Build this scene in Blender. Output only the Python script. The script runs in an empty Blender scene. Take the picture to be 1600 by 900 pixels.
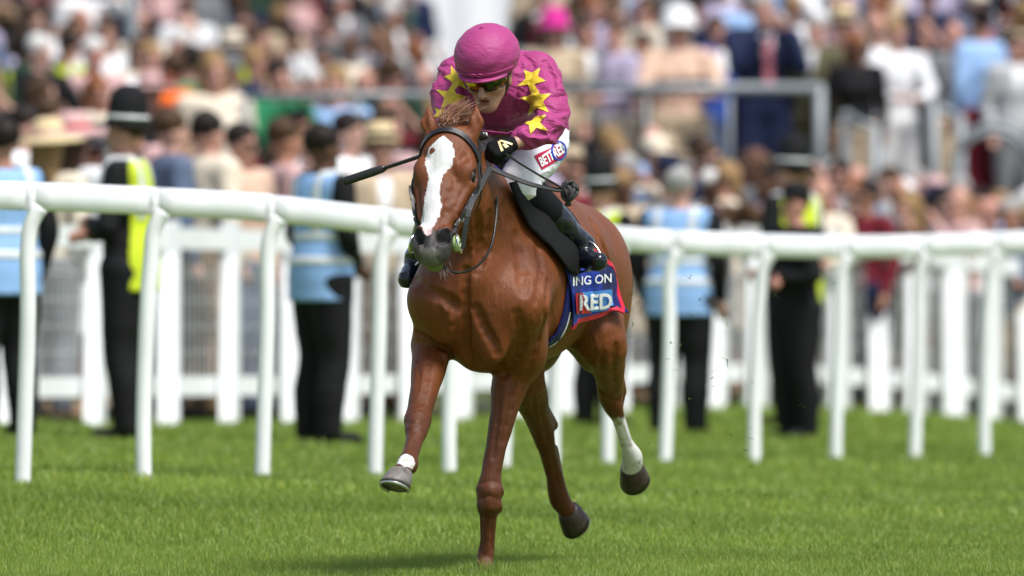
import bpy, math, random
import numpy as np
from mathutils import Vector, Matrix
from mathutils.bvhtree import BVHTree

random.seed(7)
RNG = np.random.default_rng(11)
SC = bpy.context.scene
COL = SC.collection

# ------------------------------------------------------------------ camera
# A press photographer's long lens at standing height, 50 m in front of the horse.
CAM_Z, FPX, HORIZON = 1.575, 20000.0, 238.0
cam_data = bpy.data.cameras.new('camera')
cam_data.sensor_width = 36.0
cam_data.lens = FPX / 1600.0 * 36.0
cam_data.clip_start, cam_data.clip_end = 1.0, 2000.0
cam = bpy.data.objects.new('camera', cam_data)
COL.objects.link(cam)
cam.location = (0, 0, CAM_Z)
cam.rotation_euler = (math.radians(90) - math.atan((450 - HORIZON) / FPX), 0, 0)
cam_data.dof.use_dof = True
cam_data.dof.focus_distance = 49.6
cam_data.dof.aperture_fstop = 3.45
SC.camera = cam

# ------------------------------------------------------------------ sky and sun (bright overcast)
SUN_EL, SUN_AZ = math.radians(61), math.radians(138)   # azimuth measured clockwise from +Y
world = bpy.data.worlds.new('World')
SC.world = world
world.use_nodes = True
wn = world.node_tree.nodes
wl = world.node_tree.links
bgn = wn['Background']
sky = wn.new('ShaderNodeTexSky')
sky.sky_type = 'NISHITA'
sky.sun_disc = False
sky.sun_elevation = SUN_EL
sky.sun_rotation = SUN_AZ
sky.air_density = 1.0
sky.dust_density = 2.0
sky.ozone_density = 0.6
hs = wn.new('ShaderNodeHueSaturation')
hs.inputs['Saturation'].default_value = 0.75
wl.new(sky.outputs['Color'], hs.inputs['Color'])
wl.new(hs.outputs['Color'], bgn.inputs['Color'])
bgn.inputs['Strength'].default_value = 0.05

sun_data = bpy.data.lights.new('sun', 'SUN')
sun_data.energy = 1.5
sun_data.angle = math.radians(20)
sun_data.color = (1.0, 0.985, 0.955)
sun = bpy.data.objects.new('sun', sun_data)
COL.objects.link(sun)
sd = Vector((math.sin(SUN_AZ) * math.cos(SUN_EL), math.cos(SUN_AZ) * math.cos(SUN_EL), math.sin(SUN_EL)))
sun.rotation_euler = sd.to_track_quat('Z', 'Y').to_euler()
sun.location = (0, 40, 30)

vs = SC.view_settings
vs.view_transform = 'Standard'
vs.look = 'None'
vs.exposure = 1.75
vs.gamma = 1.0
vs.use_curve_mapping = False
SC.cycles.use_denoising = True
SC.cycles.max_bounces = 6

# ------------------------------------------------------------------ general helpers
def at(px, py, Y):
    """World point that the photograph's pixel shows at distance Y."""
    return Vector(((px - 800) * Y / FPX, Y, CAM_Z - (py - HORIZON) * Y / FPX))

def link(o, parent=None):
    COL.objects.link(o)
    if parent is not None:
        o.parent = parent
    return o

def tag(o, label=None, cat=None, group=None, kind=None):
    if label: o['label'] = label
    if cat: o['category'] = cat
    if group: o['group'] = group
    if kind: o['kind'] = kind
    return o

def empty(name, loc=(0, 0, 0), rz=0.0, parent=None):
    o = bpy.data.objects.new(name, None)
    o.empty_display_size = 0.1
    o.location = loc
    o.rotation_euler = (0, 0, rz)
    return link(o, parent)

def mesh_np(name, V, F, smooth=True):
    """V (n,3); F (m,k) array of equal polygons, or a list of such arrays."""
    V = np.asarray(V, dtype=np.float32).reshape(-1, 3)
    Fs = F if isinstance(F, list) else [F]
    Fs = [np.asarray(f, dtype=np.int32) for f in Fs if len(f)]
    me = bpy.data.meshes.new(name)
    me.vertices.add(len(V))
    me.vertices.foreach_set('co', V.ravel())
    loops = np.concatenate([f.ravel() for f in Fs])
    tot = np.concatenate([np.full(len(f), f.shape[1], np.int32) for f in Fs])
    start = np.concatenate([[0], np.cumsum(tot)[:-1]]).astype(np.int32)
    me.loops.add(len(loops))
    me.loops.foreach_set('vertex_index', loops)
    me.polygons.add(len(tot))
    me.polygons.foreach_set('loop_start', start)
    me.polygons.foreach_set('loop_total', tot)
    me.polygons.foreach_set('use_smooth', np.full(len(tot), smooth))
    me.update(calc_edges=True)
    me.validate()
    return me

def obj(name, me, mat, parent=None):
    o = bpy.data.objects.new(name, me)
    if mat is not None and not me.materials:
        me.materials.append(mat)
    return link(o, parent)

class MB:
    """Collects simple solids into one mesh."""
    def __init__(s):
        s.v, s.f = [], []
    def add(s, V, F):
        b = len(s.v)
        s.v += [tuple(p) for p in V]
        s.f += [tuple(i + b for i in q) for q in F]
        return s
    def box(s, c, half, M=None):
        c = Vector(c)
        V = []
        for x, y, z in ((-1,-1,-1),(1,-1,-1),(1,1,-1),(-1,1,-1),(-1,-1,1),(1,-1,1),(1,1,1),(-1,1,1)):
            d = Vector((x * half[0], y * half[1], z * half[2]))
            if M is not None: d = M @ d
            V.append(c + d)
        return s.add(V, [(3,2,1,0),(4,5,6,7),(0,1,5,4),(1,2,6,5),(2,3,7,6),(3,0,4,7)])
    def bar(s, a, b, w, h, up=(0, 0, 1)):
        """Box from a to b, w wide, h high."""
        a, b = Vector(a), Vector(b)
        d = (b - a); L = d.length; d.normalize()
        x = d.cross(Vector(up)).normalized(); u = x.cross(d)
        M = Matrix((x, d, u)).transposed()
        return s.box((a + b) / 2, (w / 2, L / 2, h / 2), M)
    def tube(s, pts, r, n=8, flat=1.0, side=None, caps=True):
        """Swept tube; r number or list; flat scales the second axis."""
        pts = [Vector(p) for p in pts]
        m = len(pts)
        rs = r if isinstance(r, (list, tuple)) else [r] * m
        V, F = [], []
        prev = None
        for i, p in enumerate(pts):
            d = (pts[min(i + 1, m - 1)] - pts[max(i - 1, 0)])
            if d.length < 1e-9: d = Vector((0, 0, 1))
            d.normalize()
            if side is not None: x = Vector(side)
            elif prev is not None: x = prev
            else: x = Vector((1, 0, 0)) if abs(d.x) < 0.8 else Vector((0, 1, 0))
            x = (x - d * x.dot(d))
            if x.length < 1e-6: x = d.orthogonal()
            x.normalize(); prev = x
            y = d.cross(x)
            for k in range(n):
                a = 2 * math.pi * k / n
                V.append(p + x * (math.cos(a) * rs[i]) + y * (math.sin(a) * rs[i] * flat))
        for i in range(m - 1):
            for k in range(n):
                k2 = (k + 1) % n
                F.append((i * n + k, i * n + k2, (i + 1) * n + k2, (i + 1) * n + k))
        if caps:
            F.append(tuple(range(n - 1, -1, -1)))
            F.append(tuple((m - 1) * n + k for k in range(n)))
        return s.add(V, F)
    def mesh(s, name, smooth=False):
        me = bpy.data.meshes.new(name)
        me.from_pydata([tuple(p) for p in s.v], [], s.f)
        if smooth:
            me.polygons.foreach_set('use_smooth', np.full(len(me.polygons), True))
        me.update()
        return me
    def build(s, name, mat, parent=None, smooth=False):
        return obj(name, s.mesh(name, smooth), mat, parent)

def catmull(pts, n=8):
    P = [Vector(p) for p in pts]
    P = [P[0] * 2 - P[1]] + P + [P[-1] * 2 - P[-2]]
    out = []
    for i in range(1, len(P) - 2):
        a, b, c, d = P[i - 1:i + 3]
        for k in range(n):
            t = k / n
            out.append(0.5 * ((2 * b) + (c - a) * t + (2 * a - 5 * b + 4 * c - d) * t * t + (3 * b - a - 3 * c + d) * t ** 3))
    out.append(P[-2])
    return out

# ------------------------------------------------------------------ numpy noise
_PERM = RNG.random(4096).astype(np.float32)
def vnoise(P, scale=1.0, seed=0):
    """Value noise in about -1..1 for points P (n,3)."""
    P = np.asarray(P, np.float32) * scale + 37.7 * (seed + 1)
    I = np.floor(P).astype(np.int64)
    f = (P - I); f = f * f * (3 - 2 * f)
    def h(i, j, k):
        return _PERM[(i * 73856093 ^ j * 19349663 ^ k * 83492791) & 4095]
    r = 0
    for a in (0, 1):
        wa = f[:, 0] if a else 1 - f[:, 0]
        for b in (0, 1):
            wb = f[:, 1] if b else 1 - f[:, 1]
            for c in (0, 1):
                wc = f[:, 2] if c else 1 - f[:, 2]
                r = r + h(I[:, 0] + a, I[:, 1] + b, I[:, 2] + c) * wa * wb * wc
    return r * 2 - 1

# ------------------------------------------------------------------ implicit surfaces: bodies are sculpted as blended volumes
class Field:
    def __init__(s, lo, hi, h):
        s.h = h
        s.lo = np.array(lo, np.float32)
        s.n = [int(math.ceil((hi[i] - lo[i]) / h)) + 1 for i in range(3)]
        s.ax = [s.lo[i] + h * np.arange(s.n[i], dtype=np.float32) for i in range(3)]
        s.V = np.full(s.n, 0.5, np.float32)
    def _sl(s, lo, hi, m):
        sl = []
        for i in range(3):
            a = max(0, int((lo[i] - m - s.lo[i]) / s.h))
            b = min(s.n[i], int((hi[i] + m - s.lo[i]) / s.h) + 2)
            if b <= a: return None
            sl.append(slice(a, b))
        return tuple(sl)
    def _grid(s, sl):
        return (s.ax[0][sl[0]][:, None, None], s.ax[1][sl[1]][None, :, None], s.ax[2][sl[2]][None, None, :])
    def _put(s, sl, d, k, sub=False):
        V = s.V[sl]
        if sub: V, d = -V, d
        if k <= 0:
            R = np.minimum(V, d)
        else:
            h = np.clip(0.5 + 0.5 * (d - V) / k, 0, 1)
            R = d * (1 - h) + V * h - k * h * (1 - h)
        s.V[sl] = -R if sub else R
    def rc(s, a, ra, b, rb, k=0.03, w=None, e=1.0, sub=False):
        a = np.array(a, np.float32); b = np.array(b, np.float32)
        R = max(ra, rb) * max(1, e)
        sl = s._sl(np.minimum(a, b) - R, np.maximum(a, b) + R, k + 2 * s.h)
        if sl is None: return s
        x, y, z = s._grid(sl)
        ab = b - a; L2 = float(ab @ ab) + 1e-12
        qx, qy, qz = x - a[0], y - a[1], z - a[2]
        t = np.clip((qx * ab[0] + qy * ab[1] + qz * ab[2]) / L2, 0, 1)
        qx = qx - t * ab[0]; qy = qy - t * ab[1]; qz = qz - t * ab[2]
        q2 = qx * qx + qy * qy + qz * qz
        if w is not None and e != 1.0:
            w = np.array(w, np.float32); w = w / np.linalg.norm(w)
            qw = qx * w[0] + qy * w[1] + qz * w[2]
            q2 = q2 + qw * qw * (1 / (e * e) - 1)
        d = (np.sqrt(q2) - (ra + t * (rb - ra))) * min(1.0, e)
        s._put(sl, d.astype(np.float32), k, sub)
        return s
    def chain(s, pr, k=0.02, w=None, e=1.0):
        # resampled smoothly, joined without bulges, then blended once into the rest
        Pn = [np.append(np.asarray(p, np.float64), r) for p, r in pr]
        Pn = [Pn[0] * 2 - Pn[1]] + Pn + [Pn[-1] * 2 - Pn[-2]]
        pts = []
        for i in range(1, len(Pn) - 2):
            a, b, c, d = Pn[i - 1:i + 3]
            for t in (0, .25, .5, .75):
                q = 0.5 * ((2 * b) + (c - a) * t + (2 * a - 5 * b + 4 * c - d) * t * t + (3 * b - a - 3 * c + d) * t ** 3)
                q[3] = b[3] + (c[3] - b[3]) * (t * t * (3 - 2 * t) * .5 + t * .5)
                pts.append(q)
        pts.append(Pn[-2])
        A = np.array(pts); R = A[:, 3].max()
        sl = s._sl(A[:, :3].min(0) - R, A[:, :3].max(0) + R, k + 2 * s.h)
        if sl is None: return s
        keep = s.V[sl].copy()
        s.V[sl] = 0.5
        for p, q in zip(pts[:-1], pts[1:]):
            s.rc(p[:3], p[3], q[:3], q[3], 0.0, w, e)
        d = s.V[sl].copy()
        s.V[sl] = keep
        s._put(sl, d, k)
        return s
    def ell(s, c, r, k=0.05, ax=None, sub=False):
        c = np.array(c, np.float32)
        A = np.eye(3, dtype=np.float32) if ax is None else np.array(ax, np.float32)
        R = np.array([sum(abs(A[j][i]) * r[j] for j in range(3)) for i in range(3)])
        sl = s._sl(c - R, c + R, k + 2 * s.h)
        if sl is None: return s
        x, y, z = s._grid(sl)
        qx, qy, qz = x - c[0], y - c[1], z - c[2]
        k0 = 0; k1 = 0
        for j in range(3):
            u = (qx * A[j][0] + qy * A[j][1] + qz * A[j][2]) / r[j]
            k0 = k0 + u * u
            k1 = k1 + (u / r[j]) ** 2
        k0 = np.sqrt(k0); k1 = np.sqrt(k1) + 1e-9
        d = k0 * (k0 - 1) / k1
        d = np.where(k0 < 0.15, -min(r), d)
        s._put(sl, d.astype(np.float32), k, sub)
        return s
    def groove(s, pts, r, depth):
        """A soft furrow (depth > 0) or ridge (depth < 0) along a polyline."""
        for a, b in zip(pts[:-1], pts[1:]):
            a = np.array(a, np.float32); b = np.array(b, np.float32)
            sl = s._sl(np.minimum(a, b) - r, np.maximum(a, b) + r, 0)
            if sl is None: continue
            x, y, z = s._grid(sl)
            ab = b - a; L2 = float(ab @ ab) + 1e-12
            t = np.clip(((x - a[0]) * ab[0] + (y - a[1]) * ab[1] + (z - a[2]) * ab[2]) / L2, 0, 1)
            d = np.sqrt((x - a[0] - t * ab[0]) ** 2 + (y - a[1] - t * ab[1]) ** 2 + (z - a[2] - t * ab[2]) ** 2)
            s.V[sl] += (depth * np.clip(1 - (d / r) ** 2, 0, 1) ** 2).astype(np.float32)
        return s
    def mesh_arrays(s, smooth=2):
        V = s.V
        ins = V < 0
        c = np.zeros([n - 1 for n in s.n], np.uint8)
        for i in (0, 1):
            for j in (0, 1):
                for k in (0, 1):
                    c += ins[i:s.n[0] - 1 + i, j:s.n[1] - 1 + j, k:s.n[2] - 1 + k]
        act = (c > 0) & (c < 8)
        idx = np.argwhere(act)
        vid = np.full(act.shape, -1, np.int32)
        vid[act] = np.arange(len(idx), dtype=np.int32)
        cor = {}
        for i in (0, 1):
            for j in (0, 1):
                for k in (0, 1):
                    cor[(i, j, k)] = V[idx[:, 0] + i, idx[:, 1] + j, idx[:, 2] + k]
        acc = np.zeros((len(idx), 3), np.float32); cnt = np.zeros(len(idx), np.float32)
        keys = list(cor)
        for p in keys:
            for ax in range(3):
                if p[ax] == 0:
                    q = list(p); q[ax] = 1; q = tuple(q)
                    a, b = cor[p], cor[q]
                    m = (a < 0) != (b < 0)
                    t = np.where(m, a / (a - b + 1e-20), 0)
                    for d in range(3):
                        acc[:, d] += np.where(m, p[d] + (t if d == ax else 0), 0)
                    cnt += m
        P = (idx + acc / cnt[:, None]) * s.h + s.lo
        quads = []
        for ax in range(3):
            A = [slice(None)] * 3; B = [slice(None)] * 3
            A[ax] = slice(0, -1); B[ax] = slice(1, None)
            e = ins[tuple(A)] != ins[tuple(B)]
            E = np.argwhere(e)
            u, v = [d for d in range(3) if d != ax]
            ok = (E[:, u] > 0) & (E[:, v] > 0) & (E[:, u] < s.n[u] - 1) & (E[:, v] < s.n[v] - 1)
            E = E[ok]
            def cell(du, dv):
                q = E.copy(); q[:, u] -= du; q[:, v] -= dv
                return vid[q[:, 0], q[:, 1], q[:, 2]]
            Q = np.stack([cell(1, 1), cell(0, 1), cell(0, 0), cell(1, 0)], 1)
            flip = ins[E[:, 0], E[:, 1], E[:, 2]]
            if ax == 1: flip = ~flip
            Q[~flip] = Q[~flip][:, ::-1]
            quads.append(Q)
        Q = np.concatenate(quads)
        Q = Q[(Q >= 0).all(1)]
        return taubin(P.astype(np.float32), Q, smooth), Q

def taubin(P, Q, n=2, lam=0.5, mu=-0.52):
    a = np.concatenate([Q[:, i] for i in range(Q.shape[1])])
    b = np.concatenate([Q[:, (i + 1) % Q.shape[1]] for i in range(Q.shape[1])])
    deg = np.bincount(a, minlength=len(P)) + np.bincount(b, minlength=len(P))
    deg = np.maximum(deg, 1)
    for it in range(n):
        for f in (lam, mu):
            S = np.stack([np.bincount(a, P[b, d], len(P)) + np.bincount(b, P[a, d], len(P)) for d in range(3)], 1)
            P = P + f * (S / deg[:, None] - P)
    return P.astype(np.float32)

def normals(P, Q):
    n = np.cross(P[Q[:, 2]] - P[Q[:, 0]], P[Q[:, 3]] - P[Q[:, 1]])
    N = np.zeros_like(P)
    for i in range(4):
        for d in range(3):
            N[:, d] += np.bincount(Q[:, i], n[:, d], len(P))
    return N / (np.linalg.norm(N, axis=1, keepdims=True) + 1e-12)

def sm(x, a, b):
    t = np.clip((x - a) / (b - a), 0, 1)
    return t * t * (3 - 2 * t)

def set_attr(me, name, arr):
    arr = np.asarray(arr, np.float32)
    if arr.ndim == 1:
        at_ = me.attributes.new(name, 'FLOAT', 'POINT'); at_.data.foreach_set('value', arr)
    else:
        at_ = me.attributes.new(name, 'FLOAT_COLOR', 'POINT')
        c = np.ones((len(arr), 4), np.float32); c[:, :3] = arr
        at_.data.foreach_set('color', c.ravel())

# ------------------------------------------------------------------ material helpers
def newmat(name):
    m = bpy.data.materials.new(name)
    m.use_nodes = True
    nt = m.node_tree
    return m, nt, nt.nodes['Principled BSDF']

def simple(name, col, rough=0.6, spec=0.5, metal=0.0, noise=0.0, nscale=20.0, bump=0.0, bscale=60.0, sheen=0.0, coat=0.0, trans=0.0):
    """Principled with a little procedural variation of tone, roughness and relief."""
    m, nt, b = newmat(name)
    N, Lk = nt.nodes, nt.links
    b.inputs['Roughness'].default_value = rough
    b.inputs['Specular IOR Level'].default_value = spec
    b.inputs['Metallic'].default_value = metal
    b.inputs['Sheen Weight'].default_value = sheen
    b.inputs['Coat Weight'].default_value = coat
    b.inputs['Transmission Weight'].default_value = trans
    tc = N.new('ShaderNodeTexCoord')
    nz = N.new('ShaderNodeTexNoise'); nz.inputs['Scale'].default_value = nscale; nz.inputs['Detail'].default_value = 5
    Lk.new(tc.outputs['Object'], nz.inputs['Vector'])
    mx = N.new('ShaderNodeMix'); mx.data_type = 'RGBA'; mx.blend_type = 'MULTIPLY'
    mx.inputs['Factor'].default_value = 1.0
    mx.inputs[6].default_value = (*col, 1)
    mr = N.new('ShaderNodeMapRange')
    mr.inputs['From Min'].default_value = 0.25; mr.inputs['From Max'].default_value = 0.75
    mr.inputs['To Min'].default_value = 1 - noise; mr.inputs['To Max'].default_value = 1 + noise * 0.6
    Lk.new(nz.outputs['Fac'], mr.inputs['Value'])
    Lk.new(mr.outputs['Result'], mx.inputs[7])
    Lk.new(mx.outputs[2], b.inputs['Base Color'])
    if bump > 0:
        n2 = N.new('ShaderNodeTexNoise'); n2.inputs['Scale'].default_value = bscale; n2.inputs['Detail'].default_value = 4
        Lk.new(tc.outputs['Object'], n2.inputs['Vector'])
        bp = N.new('ShaderNodeBump'); bp.inputs['Strength'].default_value = bump; bp.inputs['Distance'].default_value = 0.01
        Lk.new(n2.outputs['Fac'], bp.inputs['Height'])
        Lk.new(bp.outputs['Normal'], b.inputs['Normal'])
    return m

M_white_plastic = simple('white_plastic', (0.80, 0.81, 0.82), 0.38, noise=0.14, nscale=2.2, bump=0.08, bscale=20)
M_white_paint = simple('white_paint', (0.76, 0.77, 0.78), 0.55, noise=0.10, nscale=5, bump=0.1)
M_steel = simple('galvanised_steel', (0.25, 0.275, 0.29), 0.5, metal=0.2, noise=0.15, nscale=15)
M_leather = simple('black_leather', (0.012, 0.012, 0.013), 0.38, noise=0.3, bump=0.15, bscale=200)
M_metal = simple('polished_metal', (0.75, 0.75, 0.76), 0.2, metal=1.0)
# ------------------------------------------------------------------ ground
def _ci(x, xs, ys):
    """Cosine interpolation through control heights."""
    x = np.asarray(x, np.float64)
    i = np.clip(np.searchsorted(xs, x) - 1, 0, len(xs) - 2)
    xs = np.asarray(xs, float); ys = np.asarray(ys, float)
    t = np.clip((x - xs[i]) / (xs[i + 1] - xs[i]), 0, 1)
    t = t * t * (3 - 2 * t)
    return ys[i] * (1 - t) + ys[i + 1] * t

BANK_Y = [20, 46, 50, 58, 64, 71, 77, 82, 100, 135, 160]
BANK_L = [-0.3, -0.10, -0.09, 0.10, 0.07, 0.00, -0.09, -0.12, 0.70, 2.60, 2.7]
BANK_R = [-0.3, -0.10, -0.09, -0.13, -0.17, -0.21, -0.23, -0.25, -0.32, -0.30, -0.3]
def ground_z(X, Y):
    X = np.asarray(X, float); Y = np.asarray(Y, float)
    L = _ci(Y, BANK_Y, BANK_L); R = _ci(Y, BANK_Y, BANK_R)
    t = np.clip(0.5 + X / 5.4, -0.25, 1.25)
    return L * (1 - t) + R * t
def gz(X, Y):
    return float(ground_z(X, Y))

# turf material: mown stripes are faint; tone drifts in broad patches
def turf_material(name, blade):
    m, nt, b = newmat(name)
    N, Lk = nt.nodes, nt.links
    geo = N.new('ShaderNodeNewGeometry')
    n1 = N.new('ShaderNodeTexNoise'); n1.inputs['Scale'].default_value = 0.9; n1.inputs['Detail'].default_value = 4
    n2 = N.new('ShaderNodeTexNoise'); n2.inputs['Scale'].default_value = 9.0; n2.inputs['Detail'].default_value = 4
    for n in (n1, n2): Lk.new(geo.outputs['Position'], n.inputs['Vector'])
    r1 = N.new('ShaderNodeValToRGB')
    e = r1.color_ramp.elements
    e[0].position = 0.34; e[0].color = (0.148, 0.228, 0.032, 1)
    e[1].position = 0.66; e[1].color = (0.268, 0.362, 0.064, 1)
    mixf = N.new('ShaderNodeMix'); mixf.data_type = 'FLOAT'; mixf.inputs['Factor'].default_value = 0.5
    Lk.new(n1.outputs['Fac'], mixf.inputs[2]); Lk.new(n2.outputs['Fac'], mixf.inputs[3])
    # faint mown bands across the track
    mpb = N.new('ShaderNodeMapping'); mpb.inputs['Scale'].default_value = (.04, .42, .0)
    nb = N.new('ShaderNodeTexNoise'); nb.inputs['Scale'].default_value = 1.0; nb.inputs['Detail'].default_value = 2
    Lk.new(geo.outputs['Position'], mpb.inputs['Vector']); Lk.new(mpb.outputs[0], nb.inputs['Vector'])
    mixb = N.new('ShaderNodeMix'); mixb.data_type = 'FLOAT'; mixb.inputs['Factor'].default_value = 0.5
    Lk.new(mixf.outputs[0], mixb.inputs[2]); Lk.new(nb.outputs['Fac'], mixb.inputs[3])
    Lk.new(mixb.outputs[0], r1.inputs['Fac'])
    if blade:
        at_ = N.new('ShaderNodeAttribute'); at_.attribute_name = 'tone'
        mx = N.new('ShaderNodeMix'); mx.data_type = 'RGBA'; mx.blend_type = 'MULTIPLY'; mx.inputs['Factor'].default_value = 1
        Lk.new(r1.outputs['Color'], mx.inputs[6]); Lk.new(at_.outputs['Color'], mx.inputs[7])
        Lk.new(mx.outputs[2], b.inputs['Base Color'])
        b.inputs['Roughness'].default_value = 0.42
        b.inputs['Specular IOR Level'].default_value = 0.35
        b.inputs['Subsurface Weight'].default_value = 0.0
        tr = N.new('ShaderNodeBsdfTranslucent')
        Lk.new(mx.outputs[2], tr.inputs['Color'])
        ms = N.new('ShaderNodeMixShader'); ms.inputs[0].default_value = 0.45
        Lk.new(b.outputs[0], ms.inputs[1]); Lk.new(tr.outputs[0], ms.inputs[2])
        Lk.new(ms.outputs[0], N['Material Output'].inputs['Surface'])
    else:
        mx = N.new('ShaderNodeMix'); mx.data_type = 'RGBA'; mx.blend_type = 'MULTIPLY'; mx.inputs['Factor'].default_value = 1
        mx.inputs[7].default_value = (0.62, 0.66, 0.55, 1)
        Lk.new(r1.outputs['Color'], mx.inputs[6])
        Lk.new(mx.outputs[2], b.inputs['Base Color'])
        b.inputs['Roughness'].default_value = 0.9
        bp = N.new('ShaderNodeBump'); bp.inputs['Strength'].default_value = 0.8; bp.inputs['Distance'].default_value = 0.03
        n3 = N.new('ShaderNodeTexNoise'); n3.inputs['Scale'].default_value = 60
        Lk.new(geo.outputs['Position'], n3.inputs['Vector'])
        Lk.new(n3.outputs['Fac'], bp.inputs['Height']); Lk.new(bp.outputs['Normal'], b.inputs['Normal'])
    return m
M_turf = turf_material('turf_soil', False)
M_blade = turf_material('grass_blade', True)

def make_ground():
    xs = np.concatenate([[-600, -200, -60, -20], np.linspace(-10, 10, 81), [20, 60, 200, 600]])
    ys = np.concatenate([[-100, 0, 25], np.linspace(40, 160, 241), [200, 400, 900]])
    XX, YY = np.meshgrid(xs, ys, indexing='ij')
    Z = ground_z(XX, YY)
    V = np.stack([XX, YY, Z], -1).reshape(-1, 3)
    nx, ny = len(xs), len(ys)
    i, j = np.meshgrid(np.arange(nx - 1), np.arange(ny - 1), indexing='ij')
    a = (i * ny + j).ravel()
    F = np.stack([a, a + ny, a + ny + 1, a + 1], 1)
    o = obj('ground', mesh_np('ground', V, F), M_turf)
    tag(o, kind='structure')
make_ground()

def make_grass():
    """Blades as real geometry: dense and fine near the horse, broader and sparser towards the fence."""
    bands = [(48.6, 52.6, 3.4, 215000, 0.036, 0.0030), (52.6, 58.0, 3.7, 125000, 0.036, 0.0048),
             (58.0, 68.0, 4.3, 80000, 0.046, 0.009), (68.0, 92.0, 5.4, 80000, 0.048, 0.016)]
    Vs, Fs, Ts = [], [], []
    base = 0
    for y0, y1, hw, n, hgt, wid in bands:
        X = RNG.uniform(-hw, hw, n); Y = RNG.uniform(y0, y1, n)
        P2 = np.stack([X, Y, np.zeros(n)], 1)
        tuft = vnoise(P2, 1.6, 1) * 0.5 + vnoise(P2, 5.0, 2) * 0.5
        H = hgt * (1 + 0.22 * tuft) * RNG.uniform(0.65, 1.35, n)
        H = H * (1 + 1.2 * np.exp(-((X + .107) / .13) ** 2 - ((Y - 49.90) / .18) ** 2))   # longer tussock at the planted hoof
        W = wid * RNG.uniform(0.6, 1.3, n)
        az = RNG.uniform(0, 2 * np.pi, n)
        lean = RNG.uniform(0.1, 0.75, n) * H
        laz = az + RNG.normal(0, 0.6, n) + np.pi / 2
        Z = ground_z(X, Y) - 0.004
        dx, dy = np.cos(az) * W / 2, np.sin(az) * W / 2
        lx, ly = np.cos(laz) * lean, np.sin(laz) * lean
        v = np.zeros((n, 5, 3), np.float32)
        v[:, 0] = np.stack([X - dx, Y - dy, Z], 1)
        v[:, 1] = np.stack([X + dx, Y + dy, Z], 1)
        v[:, 2] = np.stack([X - dx * .8 + lx * .35, Y - dy * .8 + ly * .35, Z + H * .6], 1)
        v[:, 3] = np.stack([X + dx * .8 + lx * .35, Y + dy * .8 + ly * .35, Z + H * .6], 1)
        v[:, 4] = np.stack([X + lx, Y + ly, Z + H], 1)
        b = base + np.arange(n) * 5
        Fs.append((np.stack([b, b + 1, b + 3, b + 2], 1), np.stack([b + 2, b + 3, b + 4], 1)))
        Vs.append(v.reshape(-1, 3))
        tone = np.clip(RNG.normal(1.05, 0.09, n) + 0.10 * vnoise(P2, 0.8, 5), 0.55, 1.5)
        dry = (RNG.random(n) < 0.05)
        c = np.stack([tone, tone, tone], 1)
        c[dry] *= (1.5, 1.15, 1.1)
        Ts.append(np.repeat(c, 5, 0))
        base += n * 5
    V = np.concatenate(Vs)
    F = [np.concatenate([f[0] for f in Fs]), np.concatenate([f[1] for f in Fs])]
    me = mesh_np('turf_grass', V, F, True)
    set_attr(me, 'tone', np.concatenate(Ts))
    o = obj('turf_grass', me, M_blade)
    tag(o, 'bright green racecourse turf grass blades across the track', 'grass', kind='stuff')
make_grass()

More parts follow.
